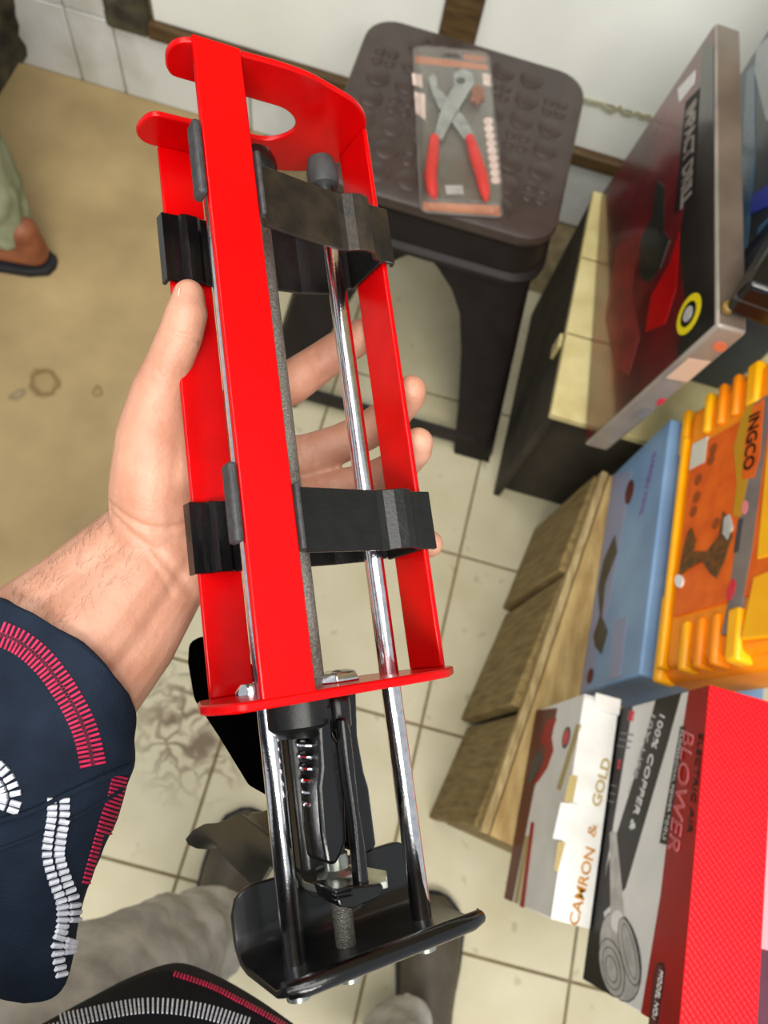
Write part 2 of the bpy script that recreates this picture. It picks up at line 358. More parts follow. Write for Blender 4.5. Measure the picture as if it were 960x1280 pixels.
# blower carton
bl = box_root('blower_box', .366, .052, .484)
BL, BH, BD = .292, .214, .066
tag(bl, 'white, black and red blower carton with bright red embossed top', 'box')
M_redtop = mat('red_embossed_card', (226, 4, 26), (210, 2, 18), rough=0.4, spec=.3, scale=10)
nt = M_redtop.node_tree; b_ = nt.nodes['Principled BSDF']
vo = nt.nodes.new('ShaderNodeTexVoronoi'); vo.inputs['Scale'].default_value = 230; vo.inputs['Randomness'].default_value = 0.0
g_ = nt.nodes.new('ShaderNodeNewGeometry'); mp_ = nt.nodes.new('ShaderNodeMapping'); mp_.inputs['Rotation'].default_value = (0, 0, PI / 4); mp_.inputs['Scale'].default_value = (1, 1, 0)
nt.links.new(g_.outputs['Position'], mp_.inputs['Vector']); nt.links.new(mp_.outputs[0], vo.inputs['Vector'])
bn = nt.nodes.new('ShaderNodeBump'); bn.inputs['Strength'].default_value = 0.62; bn.inputs['Distance'].default_value = 0.0015; bn.invert = True
nt.links.new(vo.outputs['Distance'], bn.inputs['Height']); nt.links.new(bn.outputs['Normal'], b_.inputs['Normal'])
MB().box((-BL / 2, 0, 0), (BL / 2, BD, BH - .001)).build('carton', M_wprint, bl, bevel=.0015)
MB().box((-BL / 2 - .0003, -.0003, BH - .001), (BL / 2 + .0003, BD, BH)).build('top_panel', M_redtop, bl, bevel=.0004)
cl = ((-BL / 2, 0), (BL / 2, BH - .001))
art(bl, 'black_edge', [(768, 872), (793, 866), (775, 980), (752, 1120), (765, 1275), (720, 1260), (715, 1200)], M_bprint, clamp=cl)
art(bl, 'red_band', [(862, 855), (920, 800), (1000, 1200), (860, 1400), (797, 1310), (826, 1120), (840, 1000)], M_rprint, clamp=cl)
art(bl, 'black_band', [(821, 866), (852, 866), (833, 935), (808, 1020), (782, 1110), (765, 1130), (745, 1150), (760, 1080), (772, 1040), (800, 950)], M_bprint, clamp=cl)
ftext(bl, 'lettering', '100% COPPER &', M_wprint, (829, 892), (790, 1036), .017)
ftext(bl, 'lettering', '10X LIFE ...', M_lgrey, (818, 892), (788, 990), .014)
ftext(bl, 'lettering', 'BLOWER', M_pinkl, (862, 912), (842, 1062), .030, shear=.25, y=-.0009)
ftext(bl, 'lettering', 'BLOWER', M_rprint, (862.5, 915), (843, 1060), .026, shear=.25, y=-.0013, offset=-.0009)
ftext(bl, 'lettering', 'ELECTRIC AIR', M_bprint, (877, 915), (862, 1040), .012, shear=.2, y=-.0008)
art(bl, 'black_strip', [(851, 908), (857, 908), (834, 1056), (825, 1054)], M_bprint, y0=-.0006)
ftext(bl, 'lettering', 'PROFESSIONAL POWER TOOLS', M_lgrey, (853, 912), (831, 1050), .0085, y=-.0009)
ftext(bl, 'lettering', '1312', M_rlet, (780, 895), (799, 896), .016, width=.014, offset=.0004)
ftext(bl, 'lettering', '12', M_rlet, (770, 955), (779, 957), .014, width=.007, offset=.0004)
for k in range(6):
    art(bl, 'small_print', [(776 + k * 0 - k * 2.2, 915 + k * 8), (792 - k * 2.2, 918 + k * 8), (791.5 - k * 2.2, 920 + k * 8), (775.5 - k * 2.2, 917 + k * 8)] if k < 3 else [(768 - k * 1.6, 950 + k * 10), (776 - k * 1.6, 952 + k * 10), (775.5 - k * 1.6, 954 + k * 10), (767.5 - k * 1.6, 952 + k * 10)], M_greyi)
# drawing of the blower: nozzle and scroll housing as printed relief
art(bl, 'printed_nozzle', [(763, 1040), (771, 1040), (781, 1140), (777, 1158), (768, 1158), (764, 1140)], M_lgrey, y0=-.0009)
def oval(cx, cy, rx, ry, rot=0, n=20, a0=0, a1=2 * PI):
    return [(cx + rx * math.cos(a0 + (a1 - a0) * k / n) * math.cos(rot) - ry * math.sin(a0 + (a1 - a0) * k / n) * math.sin(rot), cy + rx * math.cos(a0 + (a1 - a0) * k / n) * math.sin(rot) + ry * math.sin(a0 + (a1 - a0) * k / n) * math.cos(rot)) for k in range(n)]
art(bl, 'printed_housing', oval(776, 1196, 25, 58, -.16), M_dgrey, y0=-.0006)
art(bl, 'printed_housing', oval(776, 1196, 24, 56.5, -.16), M_lgrey, y0=-.0008)
for q, (ox, oy, rx, ry) in enumerate(((766, 1210, 15, 38), (766, 1211, 11, 28), (766, 1212, 7, 18), (788, 1190, 11, 44), (789, 1190, 7, 36))):
    art(bl, 'printed_vent', oval(ox, oy, rx, ry, -.2), M_dgrey, y0=-.0010 - q * .0002)
    art(bl, 'printed_vent', oval(ox, oy, rx - 1.0, ry - 1.5, -.2), M_lgrey, y0=-.0011 - q * .0002)
art(bl, 'printed_motor', oval(773, 1152, 8, 14, 0), M_wprint, y0=-.0012)
rf = [fpos(bl, *p) for p in oval(822, 1240, 7, 40, .1)]
art(bl, 'model_plate', [(823, 1204), (829, 1203), (832, 1212), (818, 1310), (808, 1310), (819, 1214)], M_bprint, y0=-.0007)
art(bl, 'model_plate', [(823.5, 1207), (828, 1206), (830, 1213), (816, 1308), (810, 1308), (820.5, 1214)], M_maroon, y0=-.0009)
ftext(bl, 'lettering', 'MODEL NO.:', M_wprint, (828, 1213), (819, 1274), .010, y=-.0012, shear=.1)
sup = MB().box((.374, -.03, .302), (.432, .19, .4835)).build('carton', M_card, bevel=.002)
tag(sup, 'plain brown carton underneath the blower box', 'box')

# camron gold carton
cg = box_root('tool_box', .320, .080, .3005)
CL, CHh, CD = .250, .190, .0435
tag(cg, 'maroon and white tool carton with gold lettering on its torn white top', 'box')
MB().box((-CL / 2, 0, 0), (CL / 2, CD, CHh - .002)).build('carton', M_wprint, cg, bevel=.0015)
MB().poly([(-CL / 2 + .004, -.0008, CHh - .002), (CL / 2, -.0008, CHh - .002), (CL / 2, CD, CHh - .002), (-CL / 2 + .006, CD, CHh - .002)], (0, 0, .0025)).build('top_flap', M_wpaper, cg, bevel=.0008)
MB().box((-CL / 2 - .004, .012, CHh), (-CL / 2 + .016, CD + .001, CHh + .004)).build('tape_roll', M_wpaper, cg, bevel=.0015)
cl = ((-CL / 2, 0), (CL / 2, CHh - .003))
art(cg, 'maroon_band', [(670, 885), (697, 885), (688, 930), (668, 985), (640, 1130), (650, 1150), (620, 1150), (610, 1100)], M_maroon, clamp=cl)
art(cg, 'red_swoosh', [(684, 900), (696, 898), (689, 918), (692, 938), (684, 960), (672, 978), (666, 980), (680, 955), (683, 935), (676, 925)], M_rprint, y0=-.0007, clamp=cl)
art(cg, 'printed_tool', [(672, 938), (679, 945), (672, 965), (664, 980), (660, 975), (664, 955)], M_dgrey, y0=-.0009, clamp=cl)
art(cg, 'round_seal', oval(708, 922, 4.5, 14, .2), M_dgrey, y0=-.0006)
art(cg, 'round_seal', oval(708, 922, 3, 10, .2), M_rlet, y0=-.0009)
art(cg, 'small_print', [(721, 905), (727, 906), (701, 988), (696, 986)], M_tan, y0=-.0005)
art(cg, 'red_rule', [(664, 1028), (668, 1028), (655, 1135), (650, 1133)], M_rprint, y0=-.0006)
art(cg, 'small_print', [(657, 1045), (662, 1045), (648, 1130), (643, 1128)], M_tan, y0=-.0006)
def flap(pix, z, dz, name, m):
    MB().prism([tpos(cg, *p, z) for p in pix], z, z + dz, 'z').build(name, m, cg, bevel=.0005)
flap([(700, 1003), (722, 1005), (715, 1052), (690, 1048)], CHh, .003, 'torn_flap', M_wpaper)
flap([(712, 968), (722, 970), (716, 1003), (704, 1003)], CHh, .001, 'torn_patch', M_tan)
flap([(697, 1052), (707, 1052), (697, 1090), (692, 1088)], CHh, .001, 'torn_patch', M_tan)
def ttext(root, name, body, m, pa, pb, z, size, **kw):
    a = Vector(tpos(root, *pa, z)); b = Vector(tpos(root, *pb, z)); c = (a + b) / 2; d = b - a
    return text(name, body, m, root, Matrix.Translation((c.x, c.y, z + .0004)) @ Matrix.Rotation(math.atan2(d.y, d.x), 4, 'Z'), size, width=d.length, **kw)
ttext(cg, 'lettering', 'CAMRON', M_gold, (717, 1156), (739, 1060), CHh + .0006, .0155, offset=.0002)
ttext(cg, 'lettering', '&', M_gold, (739, 1046), (742, 1030), CHh + .0006, .014)
ttext(cg, 'lettering', 'GOLD', M_tan, (745, 1008), (759, 948), CHh + .0006, .0150, offset=.0004)

# blue carton
bb = box_root('blue_box', .380, .4265, .3005)
tag(bb, 'pale blue carton with printed garden tool lying under the orange case', 'box')
M_bluec = mat('blue_card', (132, 168, 206), (112, 146, 188), rough=0.4, scale=8)
M_lav = mat('lavender_ink', (150, 150, 180), (138, 150, 182), rough=0.5, scale=20)
M_dol = mat('olive_ink', (74, 72, 62), (56, 54, 48), rough=0.5, scale=30)
MB().box((-.1835, 0, 0), (.1835, .16, .1985)).build('carton', M_bluec, bb, bevel=.003)
art(bb, 'grey_border', [(765, 590), (790, 588), (775, 680), (760, 760), (735, 860), (728, 895), (712, 895), (735, 780)], M_lav, clamp=((-.182, .001), (.182, .197)))
art(bb, 'printed_tool', [(769, 668), (772, 690), (757, 730), (753, 770), (760, 790), (752, 818), (744, 808), (742, 795), (750, 770), (748, 735), (755, 700)], M_dol, y0=-.0007)
art(bb, 'printed_badge', oval(787, 615, 4.5, 16, .2), M_maroon, y0=-.0006)
art(bb, 'small_print', [(768, 775), (784, 772), (776, 845), (762, 850)], M_lav, y0=-.0006)
art(bb, 'small_print', oval(738, 845, 3.5, 10, .2), M_maroon, y0=-.0007)
ftext(bb, 'lettering', 'GARDEN TOOL', mat('violet_ink', (128, 84, 150), rough=.5), (819, 565), (801, 645), .017)

# orange tool case
oc = box_root('tool_case', .384, .4235, .5145, lean=9)
tag(oc, 'orange plastic tool case with grey and orange label', 'tool case')
M_or = mat('orange_plastic', (250, 148, 8), (242, 134, 4), rough=0.38, scale=20, bump=0.05, bscale=150)
M_yel = mat('yellow_orange_plastic', (255, 186, 10), (252, 172, 8), rough=0.35, scale=20)
M_olab = mat('orange_label', (232, 104, 12), (214, 84, 8), rough=0.4, scale=40)
M_glab = mat('grey_label', (128, 116, 110), (110, 100, 102), rough=0.45, scale=30)
OL, OH, OD = .376, .258, .085
MB().box((-OL / 2, .012, .0), (OL / 2, OD, OH)).build('case_body', M_or, oc, bevel=.016, seg=4)
MB().box((-OL / 2 + .012, .002, .028), (OL / 2 - .012, .02, OH - .012)).build('lid_panel', M_or, oc, bevel=.008, seg=3)
MB().box((-OL / 2 + .05, -.002, .016), (OL / 2 - .012, .014, .026)).build('lid_rib', M_yel, oc, bevel=.003)
for sx, n0 in ((-1, 0), (1, 0)):
    for k in range(4):
        z = .060 + k * .026
        x0, x1 = sorted((sx * (OL / 2 - .003), sx * (OL / 2 - .062)))
        MB().box((x0, -.004, z), (x1, .02, z + (.012 if k < 3 else .02))).build('lid_rib', M_yel if k in (0, 3) else M_or, oc, bevel=.004)
for x0, x1 in ((-OL / 2 - .002, -.12), (.08, OL / 2 + .002)):
    MB().box((x0, .004, .002), (x1, .03, .016)).build('hinge_block', M_yel, oc, bevel=.004)
MB().box((-.112, -.0012, .040), (.116, .004, .222)).build('label', M_olab, oc, bevel=.001)
art(oc, 'label_band', [(944, 505), (962, 494), (962, 530), (941, 690), (923, 790), (903, 794), (912, 755), (920, 690), (931, 605), (934, 548)], M_glab, y0=-.0018, y1=.004)
art(oc, 'label_stripe', [(938, 503), (945, 503), (934, 548), (937, 598), (928, 646), (918, 646), (923, 605), (919, 560), (928, 525)], mat('ochre_ink', (190, 138, 20), rough=.5), y0=-.0022, y1=.004)
art(oc, 'lid_edge', [(964, 530), (1010, 500), (1000, 640), (985, 690), (948, 700)], M_yel, y0=-.003, y1=.01, bevel=.002)
art(oc, 'lid_edge', [(944, 722), (985, 705), (980, 795), (928, 800)], M_yel, y0=-.003, y1=.01, bevel=.002)
art(oc, 'brand_plate', [(944, 508), (957, 500), (952, 570), (944, 598), (929, 600), (934, 548)], M_olab, y0=-.0024)
ftext(oc, 'lettering', 'INGCO', M_bprint, (945, 518), (937, 588), .024, y=-.0028, offset=.0004)
art(oc, 'price_sticker', [(867, 556), (886, 546), (882, 578), (863, 588)], mat('sticker_white', (206, 204, 190), rough=.5), y0=-.0018)
art(oc, 'printed_drill', [(861, 668), (866, 660), (872, 676), (868, 690), (886, 690), (900, 672), (906, 640), (914, 650), (917, 672), (908, 700), (898, 724), (888, 715), (880, 702), (862, 712), (850, 722), (856, 690)], mat('dark_brown_ink', (74, 50, 22), (120, 70, 20), rough=.5, scale=120), y0=-.0028)
art(oc, 'printed_chuck', [(908, 648), (914, 644), (918, 660), (912, 676), (906, 668)], M_lgrey, y0=-.0032)
art(oc, 'printed_chuck', oval(851, 727, 5, 8), M_wprint, y0=-.003)
for k, (px, py) in enumerate(((874, 600), (872, 622), (868, 640), (893, 562), (890, 575), (896, 655))):
    art(oc, 'small_print', oval(px, py, 4, 8, .4), mat('brown_ink', (150, 66, 14), rough=.5) if not k else bpy.data.materials['brown_ink'], y0=-.0016)
art(oc, 'small_print', oval(916, 738, 4.5, 14, .25), M_rlet, y0=-.0024)
art(oc, 'small_print', oval(933, 635, 3.5, 9, .15), M_pinkl, y0=-.0024)
art(oc, 'small_print', [(925, 650), (931, 648), (925, 690), (919, 692)], M_dgrey, y0=-.0024)

# impact drill carton wrapped in film
db = box_root('drill_box', .281, .855, .3735, yaw=5.2, lean=5.0)
tag(db, 'dark red film-wrapped drill carton with round yellow seal on dark crate', 'box')
DL, DH, DD = .505, .335, .038
M_dred = mat('dark_red_print', (110, 12, 22), (58, 12, 16), rough=0.3, scale=11, contrast=(.3, .7), coat=1.0, bump=1.0, bscale=22, detail=6)
M_bgl = mat('black_card', (20, 19, 18), (36, 35, 32), rough=0.3, scale=9, coat=1.0, bump=1.0, bscale=22)
M_grs = mat('grey_card_side', (150, 140, 130), (120, 112, 106), rough=0.3, scale=10, coat=.6, bump=.5, bscale=40)
M_brs = mat('brown_card_side', (112, 98, 86), (90, 78, 68), rough=0.3, scale=10, coat=.6, bump=.5, bscale=40)
M_yell = mat('yellow_ink', (226, 206, 20), rough=.4)
MB().box((-DL / 2, 0, 0), (DL / 2, DD, DH)).build('carton', M_grs, db, bevel=.004)
MB().box((-DL / 2 + .004, -.0006, .004), (DL / 2 - .004, .001, DH - .004)).build('front_print', M_dred, db)
MB().box((-DL / 2 + .004, .003, DH - .001), (DL / 2 - .004, DD - .003, DH + .0005)).build('top_print', M_brs, db)
cl = ((-DL / 2 + .004, .004), (DL / 2 - .004, DH - .004))
art(db, 'black_field', [(880, 40), (905, 40), (895, 420), (846, 455), (858, 385), (850, 300), (866, 200)], M_bgl, y0=-.0012, clamp=cl)
art(db, 'printed_drill', [(822, 225), (832, 235), (830, 290), (838, 300), (826, 335), (812, 355), (800, 345), (802, 300), (815, 270)], M_bgl, y0=-.0012)
art(db, 'printed_drill', [(838, 330), (850, 290), (846, 360), (832, 405), (808, 415), (815, 370)], M_rprint, y0=-.0014)
art(db, 'printed_drill', [(770, 310), (800, 290), (790, 360), (800, 420), (786, 470), (768, 455), (757, 400)], mat('faded_red_ink', (122, 36, 36), (96, 30, 28), rough=.3, scale=30), y0=-.0010)
art(db, 'letter_plate', [(858, 128), (876, 110), (868, 245), (844, 268)], M_bprint, y0=-.0016)
ftext(db, 'lettering', 'IMPACT DRILL', M_grs, (865, 132), (858, 256), .034, y=-.0022, offset=.0010)
def ring_seal(px, py, rs):
    c = fpos(db, px, py)
    for i, (r, m) in enumerate(rs):
        MB().lathe([(r, 0), (r, .0006)], (c[0], -.0010 - i * .0006, c[1]), (0, -1, 0), 28).build('round_seal', m, db)
ring_seal(862, 393, ((.026, M_yell), (.0165, M_bprint), (.010, M_lgrey)))
art(db, 'painted_glare', [(848, 112), (870, 88), (868, 105), (850, 128)], M_wprint, y0=-.0016)  # pale patch painted for the reflection on the wrap
# near end: sticker and print
def eart(name, pix, m, x1=None):
    x = DL / 2
    pts = [local_hit(MW(db), *p, 0, x) for p in pix]
    pts = [(min(max(p.y, .003), DD - .003), min(max(p.z, .004), DH - .004)) for p in pts]
    MB().prism(pts, x - .0002, x + .0008, 'x').build(name, m, db, smooth=False)
eart('paper_label', [(832, 472), (860, 448), (888, 452), (862, 478)], mat('peach_label', (206, 178, 156), rough=.5))
eart('printed_logo', oval(900, 433, 9, 6), mat('orange_ink', (206, 108, 76), rough=.5))
eart('small_print', [(790, 520), (806, 508), (822, 512), (806, 526)], M_greyi)
eart('small_print', oval(828, 503, 7, 5), M_rlet)

# film-wrapped dark blue pack behind the drill box and a black case on it
bp = box_root('blue_tool_pack', .384, .985, .3695)
tag(bp, 'dark blue tool pack wrapped in clear film behind the drill carton', 'box')
M_dbl = mat('dark_blue_card', (30, 46, 66), (16, 26, 40), rough=0.3, scale=12, coat=.35, bump=.4, bscale=30)
M_mbl = mat('mid_blue_print', (44, 92, 126), (70, 110, 140), rough=0.2, scale=14, coat=.5)
M_film = mat('wrinkled_film_sheen', (120, 132, 140), (84, 98, 110), rough=0.1, scale=20, coat=1, bump=.8, bscale=30)
MB().box((-.21, 0, 0), (.21, .14, .42)).build('carton', M_dbl, bp, bevel=.006)
cl = ((-.204, .006), (.204, .414))
art(bp, 'film_sheen', [(950, 20), (1010, 0), (1010, 170), (958, 150), (944, 90)], M_film, y0=-.0012, clamp=cl, bevel=.0004)  # grey reflection of the wrapping film painted as a patch
art(bp, 'blue_print', [(934, 90), (944, 80), (944, 200), (932, 330), (916, 330), (926, 220)], M_mbl, y0=-.0008, clamp=cl)
art(bp, 'blue_print', [(940, 245), (985, 215), (985, 265), (938, 268)], mat('bright_blue_print', (40, 60, 170), rough=.3), y0=-.0012, clamp=cl)
art(bp, 'blue_print', [(948, 285), (985, 262), (985, 310), (945, 320)], M_mbl, y0=-.0010, clamp=cl)
ftext(bp, 'lettering', 'ale', M_lgrey, (917.5, 205), (915, 235), .022, y=-.0008)
zc = .7090
pc = [atz(901, 391, zc), atz(964, 284, zc), atz(1060, 300, zc), atz(1050, 445, zc)]
bc = empty('black_case', Matrix.Translation(pc[0]))
tag(bc, 'black plastic case with painted yellowish corner glow lying on the end of the drill carton', 'case')
q = [p - pc[0] for p in pc]
MB().poly(q, (0, 0, .055)).build('case_shell', M_black, bc, bevel=.008, seg=3)
MB().poly([p * 1.004 + Vector((-.0005, 0, .026)) for p in q], (0, 0, .003)).build('case_seam', M_tabs, bc)
MB().lathe([(.004, -.004), (.0075, -.002), (.0075, .004), (.004, .006)], q[0] + (q[2] - q[0]).normalized() * .008 + Vector((0, 0, .004)), n=14).build('corner_glow', mat('yellow_glow_paint', (128, 100, 44), rough=.4), bc)  # yellowish glow on the case corner, painted as a small solid
rp_ = atz(955, 1230, .690)
pk = box_root('pink_box', rp_.x + .004, .03, .484)
tag(pk, 'plum and pink carton at the right edge beside the red blower box', 'box')
MB().box((-.16, 0, 0), (.16, .08, .185)).build('carton', mat('plum_card', (92, 44, 62), (76, 36, 52), rough=.4), pk, bevel=.002)
MB().box((-.16, -.0005, .184), (.045, .08, .1865)).build('top_print', mat('pink_card', (240, 150, 158), rough=.4), pk, bevel=.0005)

# ------------------------------------------------------------------ stool
st = empty('plastic_stool', Matrix.Translation((-.018, 1.005, 0)))
tag(st, 'dark brown plastic stool with a pattern of embossed discs on its seat', 'stool')
def rrect(hx, hy, r, z, n=6, cx=0, cy=0):
    out = []
    for sx, sy, a0 in ((1, 1, 0), (-1, 1, PI / 2), (-1, -1, PI), (1, -1, 1.5 * PI)):
        for k in range(n + 1):
            a = a0 + PI / 2 * k / n; out.append((cx + sx * (hx - r) + r * math.cos(a), cy + sy * (hy - r) + r * math.sin(a), z))
    return out
SZ = .52
MB().loft([rrect(.176, .172, .05, SZ - .03), rrect(.183, .179, .052, SZ - .022), rrect(.185, .181, .052, SZ - .010), rrect(.183, .179, .05, SZ - .003), rrect(.177, .173, .048, SZ), ]).build('seat', M_stool, st)
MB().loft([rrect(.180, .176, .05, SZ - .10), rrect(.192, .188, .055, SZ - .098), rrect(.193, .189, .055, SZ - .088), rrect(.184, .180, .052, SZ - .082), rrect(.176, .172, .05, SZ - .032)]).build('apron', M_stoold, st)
big = MB().lathe([(.0195, 0), (.0195, .0006), (.018, .0016), (.001, .0018)], n=20).mesh('embossed_disc', M_stool)
sml = MB().lathe([(.0095, 0), (.0095, .0006), (.0085, .0014), (.001, .0015)], n=14).mesh('embossed_dot', M_stool)
for me in (big, sml): me.polygons.foreach_set('use_smooth', [True] * len(me.polygons)); me.set_sharp_from_angle(angle=.7)
for i in range(7):
    for j in range(7):
        x = (i - 3) * .047; y = (j - 3) * .046
        if abs(i - 3) == 3 and abs(j - 3) == 3: continue
        if (i * 2 + j) % 4 == 1:
            for dx in (-.0105, .0105):
                for dy in (-.0105, .0105): inst(sml, 'embossed_dot', st, (x + dx, y + dy, SZ))
        else: inst(big, 'embossed_disc', st, (x, y, SZ))
# splayed legs: an angle-section post each, joined by arches
FT = (.245, .285)
def leg(sx, sy):
    def ring(t, wd):
        hx = .178 + (FT[0] - .178) * t; hy = .174 + (FT[1] - .174) * t; z = (SZ - .10) * (1 - t)
        th = .016; r = .03 * (1 - .3 * t)
        outer = [(hx - wd, hy), (hx - r, hy), (hx - r * .3, hy - r * .3), (hx, hy - r), (hx, hy - wd)]
        inner = [(hx - th, hy - wd), (hx - th, hy - r), (hx - r * .5, hy - r * .5), (hx - r, hy - th), (hx - wd, hy - th)]
        return [(sx * a, sy * b, z) for a, b in outer + inner]
    b = MB(); b.loft([ring(0, .172), ring(.05, .15), ring(.12, .125), ring(.22, .106), ring(.4, .094), ring(.7, .084), ring(1, .078)])
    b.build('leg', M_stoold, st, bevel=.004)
for sx in (-1, 1):
    for sy in (-1, 1): leg(sx, sy)
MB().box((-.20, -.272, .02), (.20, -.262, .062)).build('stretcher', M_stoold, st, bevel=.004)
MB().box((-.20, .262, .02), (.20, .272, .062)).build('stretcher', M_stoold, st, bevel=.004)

# ------------------------------------------------------------------ carded pliers on the stool
pcs = [atz(*p, SZ + .003) for p in ((508, 50), (617, 65), (630, 272), (525, 278))]
cc = sum(pcs, Vector()) / 4; cc.z = SZ + .0022
ang = math.atan2((pcs[0] + pcs[1] - pcs[2] - pcs[3]).y, (pcs[0] + pcs[1] - pcs[2] - pcs[3]).x) - PI / 2
bp2 = empty('pliers_pack', Matrix.Translation(cc) @ Matrix.Rotation(ang, 4, 'Z'))
tag(bp2, 'red-handled hole punch pliers in a clear blister pack on the stool seat', 'pliers pack')
PM = bp2.matrix_basis.copy()
PW, PLn = .062, .166
def pp(px, py, z=.010): p = local_hit(PM, px, py, 2, z); return (p.x, p.y)
M_cardg = mat('grey_back_card', (120, 116, 110), (96, 92, 88), rough=.4, scale=20)
M_orc = mat('orange_card', (196, 132, 100), (176, 112, 84), rough=.35, scale=20)
M_pgrip = mat('red_grip', (226, 36, 38), (208, 24, 28), rough=.4, scale=30)
M_pst = mat('satin_steel', (176, 180, 178), (150, 154, 152), rough=.45, metal=.3, scale=60)
M_wheel = mat('bronze_wheel', (150, 82, 52), (120, 60, 36), rough=.4, scale=80)
M_bead = mat('pale_pink_print', (232, 212, 204), (214, 186, 176), rough=.5, scale=80)
def clear_mat():
    m = bpy.data.materials.new('clear_plastic'); m.use_nodes = True; nt = m.node_tree; nt.nodes.clear()
    o = nt.nodes.new('ShaderNodeOutputMaterial'); mx = nt.nodes.new('ShaderNodeMixShader'); t = nt.nodes.new('ShaderNodeBsdfTransparent'); g = nt.nodes.new('ShaderNodeBsdfGlossy')
    g.inputs['Roughness'].default_value = .12; t.inputs[0].default_value = (.95, .95, .94, 1)
    fr = nt.nodes.new('ShaderNodeLayerWeight'); fr.inputs[0].default_value = .35
    mr = nt.nodes.new('ShaderNodeMapRange'); mr.inputs[3].default_value = .05; mr.inputs[4].default_value = .5
    n = nt.nodes.new('ShaderNodeTexNoise'); n.inputs['Scale'].default_value = 60; b = nt.nodes.new('ShaderNodeBump'); b.inputs['Strength'].default_value = .5; b.inputs['Distance'].default_value = .002
    nt.links.new(n.outputs['Fac'], b.inputs['Height']); nt.links.new(b.outputs['Normal'], g.inputs['Normal'])
    nt.links.new(fr.outputs['Facing'], mr.inputs[0]); nt.links.new(mr.outputs[0], mx.inputs[0]); nt.links.new(t.outputs[0], mx.inputs[1]); nt.links.new(g.outputs[0], mx.inputs[2]); nt.links.new(mx.outputs[0], o.inputs[0])
    return m
M_clear = clear_mat()
MB().prism([(p[0], p[1]) for p in rrect(PW, PLn, .012, 0)], 0, .0012).build('back_card', M_cardg, bp2)
MB().prism([(-PW + .003, PLn - .038), (PW - .003, PLn - .038), (PW - .003, PLn - .026), (-PW + .003, PLn - .022)], .0012, .0018).build('header_print', M_orc, bp2)
MB().prism([(PW - .042, PLn - .02), (PW - .005, PLn - .02), (PW - .005, PLn - .008), (PW - .042, PLn - .008)], .0012, .0018).build('header_print', M_orc, bp2)
MB().prism([(-.016, PLn - .018), (.016, PLn - .018), (.01, PLn - .009), (-.01, PLn - .009)], .0012, .0019).build('hang_slot', M_bprint, bp2)
MB().prism([(-PW + .005, -PLn + .004), (PW - .005, -PLn + .004), (PW - .004, -PLn + .022), (-PW + .004, -PLn + .018)], .0012, .002).build('footer_print', M_orc, bp2)
def chain(pix, rad, name, m, z=.012):
    MB().tube([(*pp(x, y, z), z) for x, y in pix], rad, 12).build(name, m, bp2)
chain([(543, 172), (541, 195), (538, 222), (541, 240), (543, 247)], [.0075, .0095, .0095, .008, .004], 'handle_grip', M_pgrip)
chain([(587, 172), (594, 195), (602, 220), (606, 240), (608, 250)], [.0075, .0095, .0095, .008, .004], 'handle_grip', M_pgrip)
def flatp(pix, z0, z1, name, m, bv=.001):
    MB().prism([pp(*p, z0) for p in pix], z0, z1).build(name, m, bp2, bevel=bv)
flatp([(541, 176), (553, 176), (566, 150), (586, 118), (592, 108), (590, 96), (578, 90), (566, 96), (567, 110), (560, 122), (549, 145)], .010, .017, 'plier_half', M_pst)
flatp([(580, 176), (594, 174), (580, 148), (560, 125), (547, 112), (545, 98), (540, 94), (535, 100), (540, 118), (548, 136), (562, 150)], .006, .0098, 'plier_half', M_pst)
flatp(oval(576, 101, 6, 4), .017, .0175, 'punch_hole', M_dgrey, 0)
flatp([(596 + (11 if k % 2 else 6.5) * math.cos(k * PI / 6), 122 + (15 if k % 2 else 9) * math.sin(k * PI / 6)) for k in range(12)], .008, .016, 'punch_wheel', M_wheel)
for k in range(9):
    flatp(oval(610 + k * 1.2, 152 + k * 9.2, 6, 4.6), .0012, .0024, 'printed_mark', M_bead, 0)
for pix in ([(515, 92), (527, 94), (528, 110), (516, 106)], [(518, 115), (531, 118), (532, 150), (520, 142)], [(603, 92), (613, 94), (613, 108), (604, 106)]):
    flatp(pix, .0012, .002, 'printed_panel', M_bead, 0)
flatp([(556, 232), (578, 232), (580, 243), (558, 243)], .0012, .0018, 'small_print', M_lgrey, 0)
blister = [[(x * .97, y * .93 - .008, z) for x, y, z in rrect(PW, PLn, .014, .0014)], [(x * .96, y * .925 - .008, z) for x, y, z in rrect(PW, PLn, .014, .018)], [(x * .90, y * .90 - .008, z) for x, y, z in rrect(PW, PLn, .014, .0235)]]
MB().loft(blister).build('blister_shell', M_clear, bp2)

# ------------------------------------------------------------------ applicator gun held in the hand
RT = Matrix(((0.8238564, -0.4119232, -0.3893326), (0.4231384, -0.0100352, 0.9060095), (-0.3771134, -0.9111633, 0.1660329)))
TM = Matrix.Translation((-0.0081544, 0.0349775, 1.1119402)) @ RT.to_4x4()
gun = empty('applicator_gun', TM)
tag(gun, 'red steel two-rod cartridge applicator gun held in the hand', 'applicator gun')
L = .2673; YM = .033
def gp(px, py, y): p = local_hit(TM, px, py, 1, y); return (p.x, p.z)
def fillet(ps, r, n=5):
    out = []
    for i, p in enumerate(ps):
        p = Vector(p); a = Vector(ps[i - 1]) - p; b = Vector(ps[(i + 1) % len(ps)]) - p
        d = min(r, a.length * .48, b.length * .48); A = p + a.normalized() * d; B = p + b.normalized() * d
        for k in range(n): t = k / (n - 1); out.append(tuple(A * (1 - t) ** 2 + p * 2 * t * (1 - t) + B * t * t))
    return out
near = [(-.0185, .009), (-.0180, .004), (-.015, .0), (-.0105, -.002), (.0, -.0022), (.030, -.0035), (.045, -.0025), (.070, .004), (.0785, .009), (.0858, .018)]
